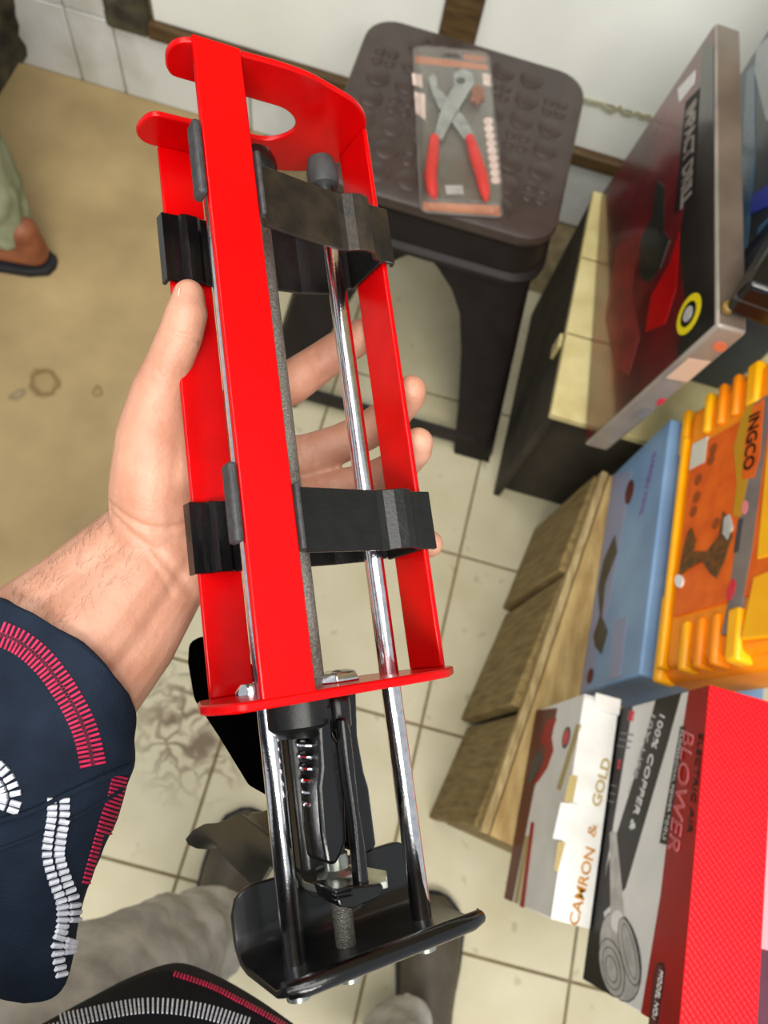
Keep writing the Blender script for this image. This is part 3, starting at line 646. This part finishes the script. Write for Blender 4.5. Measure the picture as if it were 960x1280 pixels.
inner = [(-.013, .0200), (.040, .0205), (.046, .0230), (.0505, .0275), (.0525, .033)]
mir = lambda ps: [(x, 2 * YM - y) for x, y in ps[::-1]]
outline = [(-.017, .0165)] + near + mir(near) + [(-.017, 2 * YM - .0165)] + mir(inner)[0:] + inner[:-1][::-1]
outline = [(-.0165, .0160)] + near + mir(near) + [(-.0165, .050), (-.013, .046), (.040, .0455), (.046, .043), (.0505, .0385), (.0525, .033), (.0505, .0275), (.046, .023), (.040, .0205), (-.013, .020)]
MB().prism(fillet(outline, .0055), L, L + .003).build('end_plate', M_red, gun, bevel=.0008)
base = [(-.0206, -.0035), (.062, -.0035), (.074, .0), (.088, .016), (.091, .033), (.088, .050), (.070, .0695), (-.0105, .0695), (-.016, .054), (-.0255, .022), (-.0255, .014)]
MB().prism(fillet(base, .004), -.0038, 0).build('base_plate', M_red, gun, bevel=.0009)
MB().box((-.01075, -.0032, -.0015), (.01075, -.0002, L + .0032)).build('rail', M_red, gun, bevel=.0008)
MB().box((-.0062, .0665, 0), (.0142, .0692, L)).build('rail', M_red, gun, bevel=.0008)
MB().box((.0828, .0185, 0), (.0856, .0440, L)).build('rail', M_red, gun, bevel=.0008)
# rods
RL, RC, RR = (.0066, .0348), (.0284, .0335), (.0649, .0334)
def rodz(c, z0, z1, r, name, m, n=24):
    return MB().lathe([(r * .85, z0), (r, z0 + .0008), (r, z1 - .0008), (r * .85, z1)], (c[0], c[1], 0), n=n).build(name, m, gun)
rodz(RL, -.106, .246, .0045, 'push_rod', M_chrome); rodz(RR, -.106, .2515, .0044, 'push_rod', M_chrome)
rodz(RC, -.106, .238, .0041, 'ratchet_rod', M_steel)
def plunger(c, z, r, h, m):
    MB().lathe([(.0045, z - .002), (r * .92, z - .001), (r, z + .001), (r, z + h * .6), (r * .85, z + h), (.002, z + h)], (c[0], c[1], 0)).build('plunger', m, gun)
plunger(RR, .2405, .0078, .0135, M_rubber); plunger(RL, .238, .0075, .0135, M_rubber); plunger(RC, .237, .0105, .011, M_blackm)
for c in (RL, RC, RR):
    MB().lathe([(.0046, -.1145), (.0046, -.1075), (.0056, -.107), (.0056, -.1045)], (c[0], c[1], 0), n=16).build('rod_end', M_zinc, gun)
# snap-in cartridge cradles
def cradle(z0, z1, m):
    e = MB()
    e.strip([(.0128, -.0012), (.0150, .0016), (.0158, .0045), (.036, .0085), (.0515, .0112), (.0570, .0122), (.0605, .0118), (.0650, .0098), (.0690, .0090), (.0730, .0104), (.0765, .0148), (.0800, .0158), (.0875, .0165), (.0885, .0195)], .0018, z0, z1)
    b = e.build('cradle_band', m, gun, bevel=.0004)
    MB().box((.0805, .0170, z0), (.0824, .046, z1)).build('cradle_liner', M_blackm, gun, bevel=.0004)
    MB().strip([(.0820, .046), (.074, .0545), (.058, .058), (.040, .0585), (.0230, .0605), (.0175, .0650), (.0155, .0652)], .002, z0 + .001, z1 + .006).build('cradle_back', M_blackm, gun, bevel=.0004)
    MB().strip([(.0165, .0652), (.0100, .0652), (.0080, .0636), (.0030, .0630), (.0010, .0634), (.0000, .0652), (-.0040, .0652), (-.0078, .0648), (-.0085, .0700)], .0020, z0 + .002, z1 + .008).build('cradle_clip', M_black, gun, bevel=.0005)
    MB().box((.0112, -.0046, z0), (.0134, .004, z1)).build('cradle_tab', M_tabs, gun, bevel=.0008)
    MB().box((-.0150, -.0046, z0 + .004), (-.0112, .0035, z1 + .008)).build('cradle_tab', M_tabs, gun, bevel=.0014)
cradle(.0525, .0790, M_blackm); cradle(.1925, .2215, M_clip)
# fasteners on the base plate
MB().lathe([(.0105, .0), (.0105, .0015), (.0090, .0040), (.005, .0052), (.001, .0054)], (.0385, .032, 0), n=6).build('bolt_head', M_chrome, gun, bevel=.0006)
MB().lathe([(.0075, .0), (.0075, .0018), (.0055, .0045), (.001, .005)], (.0075, .052, 0), n=16).build('bolt_head', M_chrome, gun)
# drive housing below the plate
def slab_(pix, y, dy, name, m, bv=.0015):
    return MB().prism([gp(*p, y) for p in pix], y, y + dy, 'y').build(name, m, gun, bevel=bv, seg=3)
MB().box((.0125, .030, -.072), (.030, .062, -.004)).build('housing', M_blackm, gun, bevel=.003)
MB().lathe([(.0135, -.0042), (.0135, -.014), (.010, -.018), (.004, -.019)], (.0165, .026, 0), n=28).build('housing_boss', M_blackm, gun)
slab_([(397, 882), (415, 880), (418, 920), (430, 935), (434, 1050), (428, 1068), (420, 1082), (408, 1080), (402, 1040), (398, 985), (401, 960), (399, 930)], .014, .030, 'housing_cheek', M_black)
slab_([(415, 866), (446, 862), (448, 920), (456, 965), (462, 985), (471, 1055), (468, 1064), (455, 1070), (440, 1050), (436, 940), (418, 920)], .026, .028, 'housing_cheek', M_black)
slab_([(416, 868), (440, 866), (443, 905), (440, 915), (420, 912)], .015, .016, 'housing_collar', M_blackm, .003)
slab_([(426, 898), (434, 896), (440, 915), (450, 1010), (458, 1060), (464, 1115), (460, 1131), (452, 1131), (448, 1100), (442, 1030), (432, 960)], .0085, .006, 'release_lever', M_black, .0018)
slab_([(417, 1112), (478, 1104), (481, 1112), (474, 1122), (440, 1136), (424, 1134)], .006, .018, 'spring_clip', M_black, .001)
for k in range(3):
    slab_([(418, 1112 + 6 * k), (442, 1107 + 6 * k), (442, 1110 + 6 * k), (419, 1115 + 6 * k)], .0045, .002, 'spring_leaf', M_black, .0005)
lp = [local_hit(TM, px, py, 2, -.0755) for px, py in ((373, 1092), (380, 1102), (416, 1113), (450, 1109), (484, 1100), (483, 1088), (440, 1080), (395, 1084))]
MB().prism([(p.x, p.y) for p in lp], -.0785, -.0755).build('lock_plate', M_zinc, gun, bevel=.0004)
MB().lathe([(.0085, -.0755), (.0082, -.0735), (.005, -.0715), (.005, -.066)], (.0265, .030, 0), n=24).build('washer', M_zinc, gun)
cz = [(.0150 + (.0035 + .0045 * math.cos(t * .5)), .026 + .0045 * math.sin(t * .5), -.019 - t * .00036) for t in range(76)]
MB().tube(cz, .0009, 8).build('spring', M_chrome, gun)
c_ = gp(366, 995, .040)
MB().lathe([(.0052, 0), (.0050, .0012), (.003, .0022), (.0005, .0024)], (c_[0], .0400, c_[1]), (-1, -.25, 0), n=20).build('rivet', M_zinc, gun)
c_ = gp(389, 1006, .0295)
MB().lathe([(.0022, 0), (.0016, .0008)], (c_[0], .0298, c_[1]), (0, -1, 0), n=8).build('paint_mark', mat('yellow_paint', (190, 170, 30), rough=.5), gun)
# trigger and grip reach away behind the frame
tr = [(.045, -.004), (.09, .004), (.160, .031), (.172, .030), (.178, .018), (.172, -.004), (.135, -.024), (.100, -.045), (.045, -.052)]
MB().prism(tr, .0185, .0345, 'x').build('trigger', M_trig, gun, bevel=.004, seg=3)
def uch(path, hw, wall, z_up):
    rings = []
    for (y, z), wdt, dep in path:
        n = 9; o = []
        for k in range(n): a = PI * k / (n - 1); o.append((.0265 - wdt * math.cos(a), y, z - dep * math.sin(a)))
        i_ = []
        for k in range(n): a = PI * (n - 1 - k) / (n - 1); i_.append((.0265 - (wdt - wall) * math.cos(a), y, z - (dep - wall) * math.sin(a) + .0))
        rings.append(o + i_)
    return rings
hp = [((.045, -.066), .012, .020), ((.075, -.060), .0125, .020), ((.100, -.056), .0125, .026), ((.118, -.060), .0125, .034), ((.136, -.064), .013, .026), ((.152, -.066), .0145, .014), ((.164, -.070), .017, .011), ((.172, -.075), .019, .009)]
MB().loft(uch(hp, 0, .0022, 0)).build('grip', mat('olive_black_plastic', (40, 38, 32), (52, 50, 42), rough=.42, scale=60), gun, bevel=.0006)
# rear yoke plate
prof = [(.006, -.0985), (.009, -.1025), (.014, -.1045), (.046, -.1045), (.053, -.1030), (.0575, -.0985), (.0590, -.0920), (.0595, -.0760)]
y0_, y1_ = -.009, .079
inner_ = []
b = MB()
rings = []
thk = .0028
def offp(ps, t):
    out = []
    for i, p in enumerate(ps):
        a = Vector(ps[max(i - 1, 0)]); c = Vector(ps[min(i + 1, len(ps) - 1)]); d = (c - a).normalized(); out.append((p[0] + d.y * t, p[1] - d.x * t))
    return out
loop = prof + offp(prof, -thk)[::-1]
nx = 41
for k in range(nx):
    u = k / (nx - 1); x = y0_ + (y1_ - y0_) * u
    e_ = min(u, 1 - u) * (y1_ - y0_); rr = .010
    drop = 0.0 if e_ > rr else rr - math.sqrt(max(rr * rr - (rr - e_) ** 2, 0))
    ring = []
    for (yy, zz) in loop:
        zt = zz - drop * max(0, min(1, (zz + .0975) / .02)) * 1.0
        ring.append((x, yy + (drop * .35 if yy < .03 else 0), zt))
    rings.append(ring)
b.loft(rings); b.build('rear_yoke', M_plate, gun, bevel=.0006)
lipp = [(y0_ + .002, .010, -.1005), (y0_ + .008, .0062, -.0995), (y0_ + .02, .0058, -.0992), (y1_ - .02, .0058, -.0992), (y1_ - .008, .0062, -.0995), (y1_ - .001, .010, -.1005)]
MB().tube(lipp, [.0028, .0034, .0036, .0036, .0034, .0028], 14).build('rolled_lip', M_black, gun)

# ------------------------------------------------------------------ the photographer
ph = empty('person', Matrix.Translation(atz(300, 1290, 0)))
tag(ph, 'photographer seen from above in navy jacket and grey trousers, holding the red gun', 'person')
def keep(o, par=None):
    par = par or ph
    o.parent = par; o.matrix_parent_inverse = (par.matrix_basis if par is ph else ph.matrix_basis).inverted() if par is ph else Matrix()
    return o
def cone(bm, a, b, ra, rb, n=18, k=5):         # round cone between two joints
    a = Vector(a); b = Vector(b); t = (b - a); ln = t.length; t.normalize()
    u = t.orthogonal().normalized(); v = t.cross(u); prof = []
    for i in range(k + 1):
        q = -PI / 2 + (PI / 2) * i / k; prof.append((math.sin(q) * ra, math.cos(q) * ra))
    for i in range(k + 1):
        q = (PI / 2) * i / k; prof.append((ln + math.sin(q) * rb, math.cos(q) * rb))
    rings = [[bm.verts.new(a + t * h + (u * math.cos(2 * PI * j / n) + v * math.sin(2 * PI * j / n)) * max(r, 1e-5)) for j in range(n)] for h, r in prof]
    for A, B in zip(rings, rings[1:]):
        for j in range(n): bm.faces.new([A[j], A[(j + 1) % n], B[(j + 1) % n], B[j]])
    bm.faces.new(rings[0][::-1]); bm.faces.new(rings[-1])
def body(name, m, segs, parent, voxel=.0013, smooth=10, factor=.5):
    bm = bmesh.new()
    for s in segs: cone(bm, *s)
    bmesh.ops.recalc_face_normals(bm, faces=bm.faces)
    me = bpy.data.meshes.new(name); bm.to_mesh(me); bm.free()
    o = bpy.data.objects.new(name, me); COL.objects.link(o)
    r = o.modifiers.new('r', 'REMESH'); r.mode = 'VOXEL'; r.voxel_size = voxel
    s = o.modifiers.new('s', 'SMOOTH'); s.iterations = smooth; s.factor = factor
    me2 = bpy.data.meshes.new_from_object(o.evaluated_get(bpy.context.evaluated_depsgraph_get()))
    bpy.data.objects.remove(o); me2.name = name
    me2.materials.clear(); me2.materials.append(m)
    me2.polygons.foreach_set('use_smooth', [True] * len(me2.polygons))
    o = bpy.data.objects.new(name, me2); COL.objects.link(o)
    keep(o, parent)
    return o
S = []
def ch(pts):
    for (a, b) in zip(pts, pts[1:]): S.append((at(*a[:3]), at(*b[:3]), a[3], b[3]))
# forearm (two strands side by side make its oval section)
ch([(172, 668, .388, .0185), (95, 740, .380, .0225), (20, 805, .372, .027), (-90, 905, .360, .031)])
ch([(222, 722, .390, .0165), (165, 800, .384, .0225), (95, 880, .374, .027), (0, 1000, .360, .031)])
ch([(197, 695, .386, .0205), (130, 770, .378, .028), (60, 845, .370, .033), (-40, 955, .358, .036)])
# palm
wr = [(178, 665, .388, .018), (205, 690, .390, .0185), (232, 715, .392, .0165)]
mcp = dict(i=(300, 508, .395, .0120), m=(310, 562, .399, .0120), r=(312, 614, .399, .0115), p=(302, 664, .396, .0105))
for a, b in ((0, 'i'), (0, 'm'), (1, 'm'), (1, 'r'), (2, 'r'), (2, 'p')): ch([wr[a], mcp[b]])
ch([(236, 560, .395, .013), (258, 640, .396, .013)]); ch([(230, 545, .390, .013), (290, 520, .395, .013)])
ch([mcp['i'], mcp['m'], mcp['r'], mcp['p']])
ch([(228, 725, .391, .0155), (270, 690, .394, .013), mcp['p']])
# thenar and thumb
ch([(185, 672, .382, .0185), (186, 610, .374, .0190), (190, 545, .370, .0170), (200, 488, .367, .0135)])
ch([(205, 650, .384, .018), (205, 590, .378, .0185), (214, 530, .376, .015), (203, 488, .368, .0130)])
ch([(200, 488, .367, .0130), (212, 452, .361, .0108), (226, 418, .357, .0103), (233, 392, .356, .0098), (236, 369, .357, .0075)])
# fingers
def finger(*p): ch([p[0]] + [(a, b, c, r * 1.07) for a, b, c, r in p[1:]])
finger(mcp['i'], (365, 478, .404, .0108), (398, 455, .406, .0098), (428, 434, .405, .0092), (452, 420, .402, .0086), (468, 411, .398, .0074))
finger(mcp['m'], (375, 572, .407, .0108), (425, 555, .409, .0099), (462, 537, .406, .0096), (492, 516, .398, .0092), (511, 494, .386, .0084), (514, 488, .382, .0074))
finger(mcp['r'], (375, 622, .406, .0104), (430, 610, .408, .0096), (470, 598, .404, .0092), (500, 583, .396, .0088), (519, 562, .384, .0082), (523, 553, .380, .0072))
finger(mcp['p'], (370, 664, .404, .0092), (430, 662, .404, .0084), (480, 668, .399, .0078), (520, 676, .390, .0072), (537, 680, .383, .0066))
arm = body('arm_and_hand', M_skin, S, ph)
# skin folds: press shallow grooves into the mesh along drawn lines
def folds(o, lines):
    from mathutils.kdtree import KDTree
    me = o.data; bvh = BVHTree.FromPolygons([v.co.copy() for v in me.vertices], [tuple(p.vertices) for p in me.polygons])
    kd = KDTree(len(me.vertices)); nrm = [v.normal.copy() for v in me.vertices]
    for v in me.vertices: kd.insert(v.co, v.index)
    kd.balance(); amt = {}
    for path, dep, wid in lines:
        for p in crom(path, 24):
            h = bvh.ray_cast(CAM_P, pray(p.x, p.y).normalized())
            if h[0] is None: continue
            for co, idx, dist in kd.find_range(h[0], wid * 2.5):
                amt[idx] = max(amt.get(idx, 0), dep * math.exp(-(dist / wid) ** 2))
    for idx, a in amt.items(): me.vertices[idx].co -= nrm[idx] * a
def crom(pts, n):
    P = [Vector((p[0], p[1], 0)) for p in pts]; P = [P[0] * 2 - P[1]] + P + [P[-1] * 2 - P[-2]]; out = []
    for i in range(1, len(P) - 2):
        for k in range(n):
            t = k / n; a, b, c, d = P[i - 1:i + 3]
            out.append(.5 * ((2 * b) + (c - a) * t + (2 * a - 5 * b + 4 * c - d) * t * t + (3 * b - a - 3 * c + d) * t ** 3))
    out.append(P[-2]); return out
folds(arm, [([(134, 628), (160, 648), (190, 660), (222, 658), (246, 648)], .0011, .0018), ([(138, 640), (165, 668), (195, 690), (225, 720), (240, 742)], .0010, .0018),
    ([(150, 655), (180, 690), (205, 725), (215, 745)], .0006, .0016), ([(200, 700), (222, 722), (236, 744)], .0007, .0014),
    ([(196, 508), (215, 506), (236, 508)], .0010, .0016), ([(200, 500), (222, 500), (238, 504)], .0006, .0014), ([(225, 418), (240, 422), (256, 432)], .0009, .0014), ([(206, 414), (222, 416)], .0006, .0014),
    ([(392, 440), (398, 456), (408, 470)], .0009, .0014), ([(386, 444), (394, 462), (402, 474)], .0006, .0012), ([(384, 545), (392, 560), (394, 580)], .0010, .0014), ([(440, 530), (444, 545), (450, 556)], .0007, .0013),
    ([(405, 600), (408, 612), (414, 622)], .0008, .0013), ([(372, 545), (390, 590), (400, 606)], .0009, .0016)])
# thumb nail, seen edge-on
nl = MB(); c0 = at(224, 372, .352)
nl.loft([[at(220 + 2.2 * math.cos(a) + k * 1.6, 385 - k * 8 + 1.0 * math.sin(a), .3525 + .004 * math.sin(a)) for a in [2 * PI * j / 10 for j in range(10)]] for k in range(4)])
keep(nl.build('thumb_nail', mat('nail', (226, 176, 160), rough=.3), None))

# sleeve: rings from the cuff to the elbow fold
def ring(a, b, dep, bulge, dshift, n=40):
    A = at(*a, dep); B = at(*b, dep + dshift); c = (A + B) / 2; U = (B - A) / 2
    view = (c - CAM_P).normalized()
    ax = U.cross(view).normalized()           # along the sleeve, towards the hand
    V = -view * bulge[0] + ax * bulge[1]
    return [c + U * math.cos(2 * PI * k / n) + V * math.sin(2 * PI * k / n) for k in range(n)]
def sl_rings(): return [
    ring((-58, 752), (161, 905), .372, (.046, .0165), .006),
    ring((-72, 782), (162, 935), .371, (.048, .014), .006),
    ring((-90, 815), (163, 962), .369, (.050, .010), .006),
    ring((-105, 860), (156, 985), .367, (.050, .004), .006),
    ring((-120, 930), (146, 1020), .363, (.050, -.003), .006),
    ring((-125, 1010), (128, 1070), .360, (.047, -.006), .006),
    ring((-115, 1090), (108, 1125), .358, (.042, -.006), .006),
    ring((-95, 1160), (95, 1180), .357, (.036, -.004), .006),
    ring((-60, 1215), (88, 1225), .356, (.028, 0), .006),
    ring((-5, 1252), (66, 1252), .356, (.012, 0), .004)]
sv = MB()
R0 = sl_rings()
inner_r = []
for r in R0[:2][::-1]:
    c = sum((Vector(p) for p in r), Vector()) / len(r); inner_r.append([c + (Vector(p) - c) * .955 for p in r])
sv.loft(inner_r + R0, caps=False)
last = [v for v in sv.bm.verts][-40:]
sv.face(last)
sl = keep(sv.build('sleeve', M_navy, None))
sl.modifiers.new('sub', 'SUBSURF').levels = 2; sl.modifiers['sub'].render_levels = 2
def crom(pts, n):
    P = [Vector((p[0], p[1], 0)) for p in pts]; P = [P[0] * 2 - P[1]] + P + [P[-1] * 2 - P[-2]]; out = []
    for i in range(1, len(P) - 2):
        for k in range(n):
            t = k / n; a, b, c, d = P[i - 1:i + 3]
            out.append(.5 * ((2 * b) + (c - a) * t + (2 * a - 5 * b + 4 * c - d) * t * t + (3 * b - a - 3 * c + d) * t ** 3))
    out.append(P[-2]); return out
def bvh_of(o):
    dg = bpy.context.evaluated_depsgraph_get(); dg.update(); e = o.evaluated_get(dg); me = e.to_mesh()
    vs = [o.matrix_world @ v.co for v in me.vertices]; fs = [tuple(p.vertices) for p in me.polygons]; e.to_mesh_clear()
    return BVHTree.FromPolygons(vs, fs)
def stitches(owner, bvh, path, step, rows, hl, m, name, r=.0006, fallback=None):
    P = crom(path, 60); acc = 0; mb = MB(); nn = 0
    for a, b in zip(P, P[1:]):
        acc += (b - a).length
        if acc < step: continue
        acc = 0; t = (b - a).normalized(); nv = Vector((-t.y, t.x, 0))
        for off in rows:
            q = []
            for s in (-hl, -hl * .4, hl * .4, hl):
                p = a + nv * (off + s); d = pray(p.x, p.y).normalized(); h = bvh.ray_cast(CAM_P, d)
                if h[0] is not None:
                    nrm = h[1] if h[1].dot(d) < 0 else -h[1]
                    q.append(h[0] + nrm * r * .5)
            if len(q) == 4: mb.tube(q, r, 6); nn += 1
    o = keep(mb.build(name, m, None), owner)
    o.matrix_parent_inverse = owner.matrix_world.inverted()
    o['kind'] = 'stuff'
    return o
def wrinkle(o, size, strength, lv=0):
    tx = bpy.data.textures.new('folds', 'CLOUDS'); tx.noise_scale = size; tx.noise_depth = 2
    if lv: o.modifiers.new('sub', 'SUBSURF').levels = lv; o.modifiers['sub'].render_levels = lv
    d = o.modifiers.new('folds', 'DISPLACE'); d.texture = tx; d.strength = strength; d.mid_level = 0.5; d.texture_coords = 'GLOBAL'
wrinkle(sl, .035, .006)
bpy.context.view_layer.update()
bv_s = bvh_of(sl)
stitches(sl, bv_s, [(-4, 790), (30, 806), (62, 836), (92, 882), (108, 920), (116, 958)], 5.6, (-9, 9), 7, M_pink, 'crimson_stitching', .00062)
stitches(sl, bv_s, [(-4, 790), (30, 806), (62, 836), (92, 882), (108, 920), (116, 958)], 3, (0,), 3.2, M_pinkd, 'dark_stitching', .0006)
stitches(sl, bv_s, [(150, 966), (143, 995), (132, 1030), (122, 1065), (112, 1100), (108, 1125)], 5.2, (-5, 4), 4.5, M_pink, 'crimson_stitching', .0006)
stitches(sl, bv_s, [(-12, 958), (4, 976), (12, 996), (8, 1012)], 8.5, (-9, 8), 6.5, M_white_t, 'white_stitching', .00125)
stitches(sl, bv_s, [(72, 992), (72, 1020), (68, 1046), (66, 1070), (74, 1100), (84, 1130), (84, 1160), (78, 1185), (84, 1220)], 8.2, (-8, 7.5), 5.8, M_white_t, 'white_stitching', .0012)
stitches(sl, bv_s, [(-4, 1026), (40, 1012), (90, 988), (130, 970), (160, 960)], 2.0, (0,), 2.6, M_navy, 'seam', .0014)
stitches(sl, bv_s, [(-4, 1062), (40, 1045), (90, 1022), (130, 1000), (152, 985)], 2.0, (0,), 1.8, M_navy, 'seam', .0008)

# fine hair on the forearm
bv_a = bvh_of(arm); hr = random.Random(4); hb = MB(); fdir = (at(60, 845, .37) - at(197, 695, .386)).normalized()
for k in range(230):
    t = hr.random(); sd = hr.random() ** 1.8
    px = 128 - 130 * t + 55 * sd; py = 650 + 105 * t + 60 * sd
    d = pray(px, py).normalized(); h = bv_a.ray_cast(CAM_P, d)
    if h[0] is None: continue
    nr = h[1] if h[1].dot(d) < 0 else -h[1]
    ln = hr.uniform(.004, .007); tn = (-fdir * hr.uniform(.5, 1.1) + Vector((hr.uniform(-.4, .4), hr.uniform(-.4, .4), hr.uniform(-.4, .4)))).normalized()
    hb.tube([h[0] - nr * .0003, h[0] + nr * ln * .28 + tn * ln * .4, h[0] + nr * ln * .3 + tn * ln], [.00005, .00004, .00002], 3)
hob = keep(hb.build('arm_hair', mat('dark_hair', (62, 40, 26), rough=.5), None)); hob['kind'] = 'stuff'
# rest of the sleeve up to the shoulder
keep(MB().tube([at(-120, 985, .372), Vector((-.225, -.10, 1.02)), Vector((-.285, -.20, 1.10)), Vector((-.29, -.28, 1.20)), Vector((-.27, -.32, 1.30))], [.042, .052, .062, .070, .072], 28).build('upper_sleeve', M_navy, None))

# jacket body below the camera
hem = [atz(*p, .86) for p in ((20, 1300), (90, 1262), (150, 1232), (210, 1214), (262, 1230), (320, 1262), (375, 1300))]
hp_ = []
P = [Vector((p.x, p.y, 0)) for p in hem]
cx_ = sum(p.x for p in P) / len(P)
C0 = Vector((P[3].x - .01, P[3].y - .14, 0))
front = crom([(p.x, p.y) for p in P], 6)
back = [C0 + Vector((.19 * math.cos(a), .14 * math.sin(a), 0)) for a in [(-.12 - k * (PI - .3) / 14) for k in range(15)]]
loop_ = front + back
jr = []
for z, sc, dy in ((.80, .985, -.004), (.86, 1.0, 0), (.92, .97, -.012), (1.0, .93, -.03), (1.12, .92, -.045), (1.3, .95, -.06)):
    jr.append([Vector((C0.x + (p.x - C0.x) * sc, C0.y + (p.y - C0.y) * sc + dy, z)) for p in loop_])
jb = MB().loft(jr); jk = keep(jb.build('jacket', M_navy2, None))
bpy.context.view_layer.update(); bv_j = bvh_of(jk)
stitches(jk, bv_j, [(215, 1217), (262, 1233), (300, 1252), (345, 1276), (358, 1284)], 3.5, (0,), 2.6, M_pink, 'crimson_stitching', .0007)
stitches(jk, bv_j, [(20, 1290), (100, 1272), (180, 1258), (250, 1264), (310, 1282)], 5.0, (-5, 5), 4.0, M_white_t, 'white_stitching', .0006)
# trousers and shoes
def limb(name, m, pts, parent, n=28, wr=.006, seed=1):
    rr = random.Random(seed); rings = []
    ph0 = rr.uniform(0, 6)
    P = [Vector(p[:3]) for p in pts]
    for i, p in enumerate(P):
        t = (P[min(i + 1, len(P) - 1)] - P[max(i - 1, 0)]).normalized(); u = Vector((1, 0, 0)); u = (u - t * u.dot(t)).normalized(); v = t.cross(u)
        rings.append([p + (u * math.cos(a) * pts[i][3] + v * math.sin(a) * pts[i][4]) * (1 + wr / .06 * math.sin(3 * a + ph0 + i * 1.1) * .5) for a in [2 * PI * k / n for k in range(n)]])
    return MB().loft(rings)
def sub(a, b, n):
    return [tuple(a[i] + (b[i] - a[i]) * k / n for i in range(len(a))) for k in range(n)]
lf = [(-.030, -.190, .085, .050, .062), (-.040, -.20, .13, .056, .068), (-.075, -.215, .28, .066, .074), (-.125, -.225, .48, .074, .082), (-.17, -.30, .68, .086, .09), (-.17, -.36, .86, .10, .10)]
rf_ = [(.262, -.268, .075, .050, .055), (.255, -.275, .13, .052, .060), (.205, -.315, .28, .060, .068), (.14, -.36, .48, .074, .082), (.06, -.385, .68, .086, .09), (.0, -.39, .86, .10, .10)]
tr_ = MB()
wrinkle(keep(limb('trouser_leg', M_denim, lf, ph, seed=2).build('trouser_leg', M_denim, None)), .05, .028, 3)
wrinkle(keep(limb('trouser_leg', M_denim, rf_, ph, seed=5).build('trouser_leg', M_denim, None)), .05, .028, 3)
def shoe(heel, toe, parent, keepf, ln=.27):
    h = Vector(heel); t = Vector(toe); d = (t - h); d.z = 0; LN = d.length; d.normalize(); s = Vector((-d.y, d.x, 0))
    def sect(u, hw, ht): return [h + d * (LN * u) + s * (hw * math.cos(a)) + Vector((0, 0, .004 + max(0, math.sin(a)) * ht if math.sin(a) > 0 else .018 * 0 + .018 * (1 + math.sin(a)) * .0 + .018)) if False else h + d * (LN * u) + s * (hw * math.cos(a)) + Vector((0, 0, .02 + (math.sin(a) * ht if math.sin(a) > 0 else 0))) for a in [2 * PI * k / 20 for k in range(20)]]
    up = MB().loft([sect(.0, .022, .05), sect(.04, .036, .075), sect(.2, .040, .085), sect(.42, .042, .07), sect(.62, .048, .05), sect(.8, .048, .038), sect(.93, .036, .028), sect(1.0, .014, .012)])
    keepf(up.build('shoe', M_shoe, None))
    so = [(u, hw + .004) for u, hw in ((-.01, .014), (.02, .032), (.2, .040), (.42, .041), (.62, .048), (.8, .050), (.93, .040), (1.0, .020), (1.02, .004))]
    pts = [h + d * (LN * u) + s * w_ for u, w_ in so] + [h + d * (LN * u) - s * w_ for u, w_ in so[::-1]]
    return MB().poly([(p.x, p.y, .001) for p in pts], (0, 0, .02))
for heel, toe in (((-.050, -.29, 0), (-.035, -.028, 0)), ((.320, -.345, 0), (.288, -.078, 0))):
    keep(shoe(heel, toe, ph, keep).build('shoe_sole', M_sole, None, bevel=.003))

# ------------------------------------------------------------------ a bystander's leg
by = empty('person', Matrix.Translation((-.80, .86, 0)))
tag(by, 'bystander in olive trousers and dark sandals, only one lower leg in view', 'person')
def keepb(o):
    o.parent = by; o.matrix_parent_inverse = by.matrix_basis.inverted(); return o
wrinkle(keepb(limb('t', M_olive, [(-.845, .885, .055, .062, .058), (-.85, .89, .10, .072, .066), (-.865, .905, .22, .074, .070), (-.88, .92, .42, .085, .08), (-.88, .93, .62, .09, .09), (-.86, .94, .85, .10, .10)], by, seed=9).build('trouser_leg', M_olive, None)), .06, .03, 3)
S2 = [((-.785, .880, .042), (-.79, .880, .10), .030, .030), ((-.785, .880, .042), (-.90, .865, .045), .030, .032), ((-.90, .865, .045), (-.98, .855, .032), .034, .024), ((-.80, .88, .09), (-.90, .865, .05), .03, .03)]
bf = bmesh.new()
for s in S2: cone(bf, *s)
bmesh.ops.recalc_face_normals(bf, faces=bf.faces)
mef = bpy.data.meshes.new('foot'); bf.to_mesh(mef); bf.free(); of = bpy.data.objects.new('foot', mef); COL.objects.link(of)
r_ = of.modifiers.new('r', 'REMESH'); r_.mode = 'VOXEL'; r_.voxel_size = .004; s_ = of.modifiers.new('s', 'SMOOTH'); s_.iterations = 5
mf2 = bpy.data.meshes.new_from_object(of.evaluated_get(bpy.context.evaluated_depsgraph_get())); bpy.data.objects.remove(of)
mf2.materials.clear(); mf2.materials.append(M_skin2); mf2.polygons.foreach_set('use_smooth', [True] * len(mf2.polygons))
of = bpy.data.objects.new('foot', mf2); COL.objects.link(of); keepb(of)
so = [(-.748, .880), (-.752, .900), (-.79, .918), (-.86, .910), (-.93, .905), (-1.0, .89), (-1.02, .86), (-1.0, .83), (-.93, .822), (-.86, .832), (-.79, .842), (-.755, .858)]
keepb(MB().prism(so, .001, .020).build('sandal_sole', M_sole, None, bevel=.003))
st_ = [(-.93 + .0 * k, .865 + .045 * math.cos(PI * k / 8), .02 + .055 * math.sin(PI * k / 8)) for k in range(9)]
keepb(MB().tube(st_, .006, 8).build('sandal_strap', M_sole, None))
bpy.context.view_layer.update()
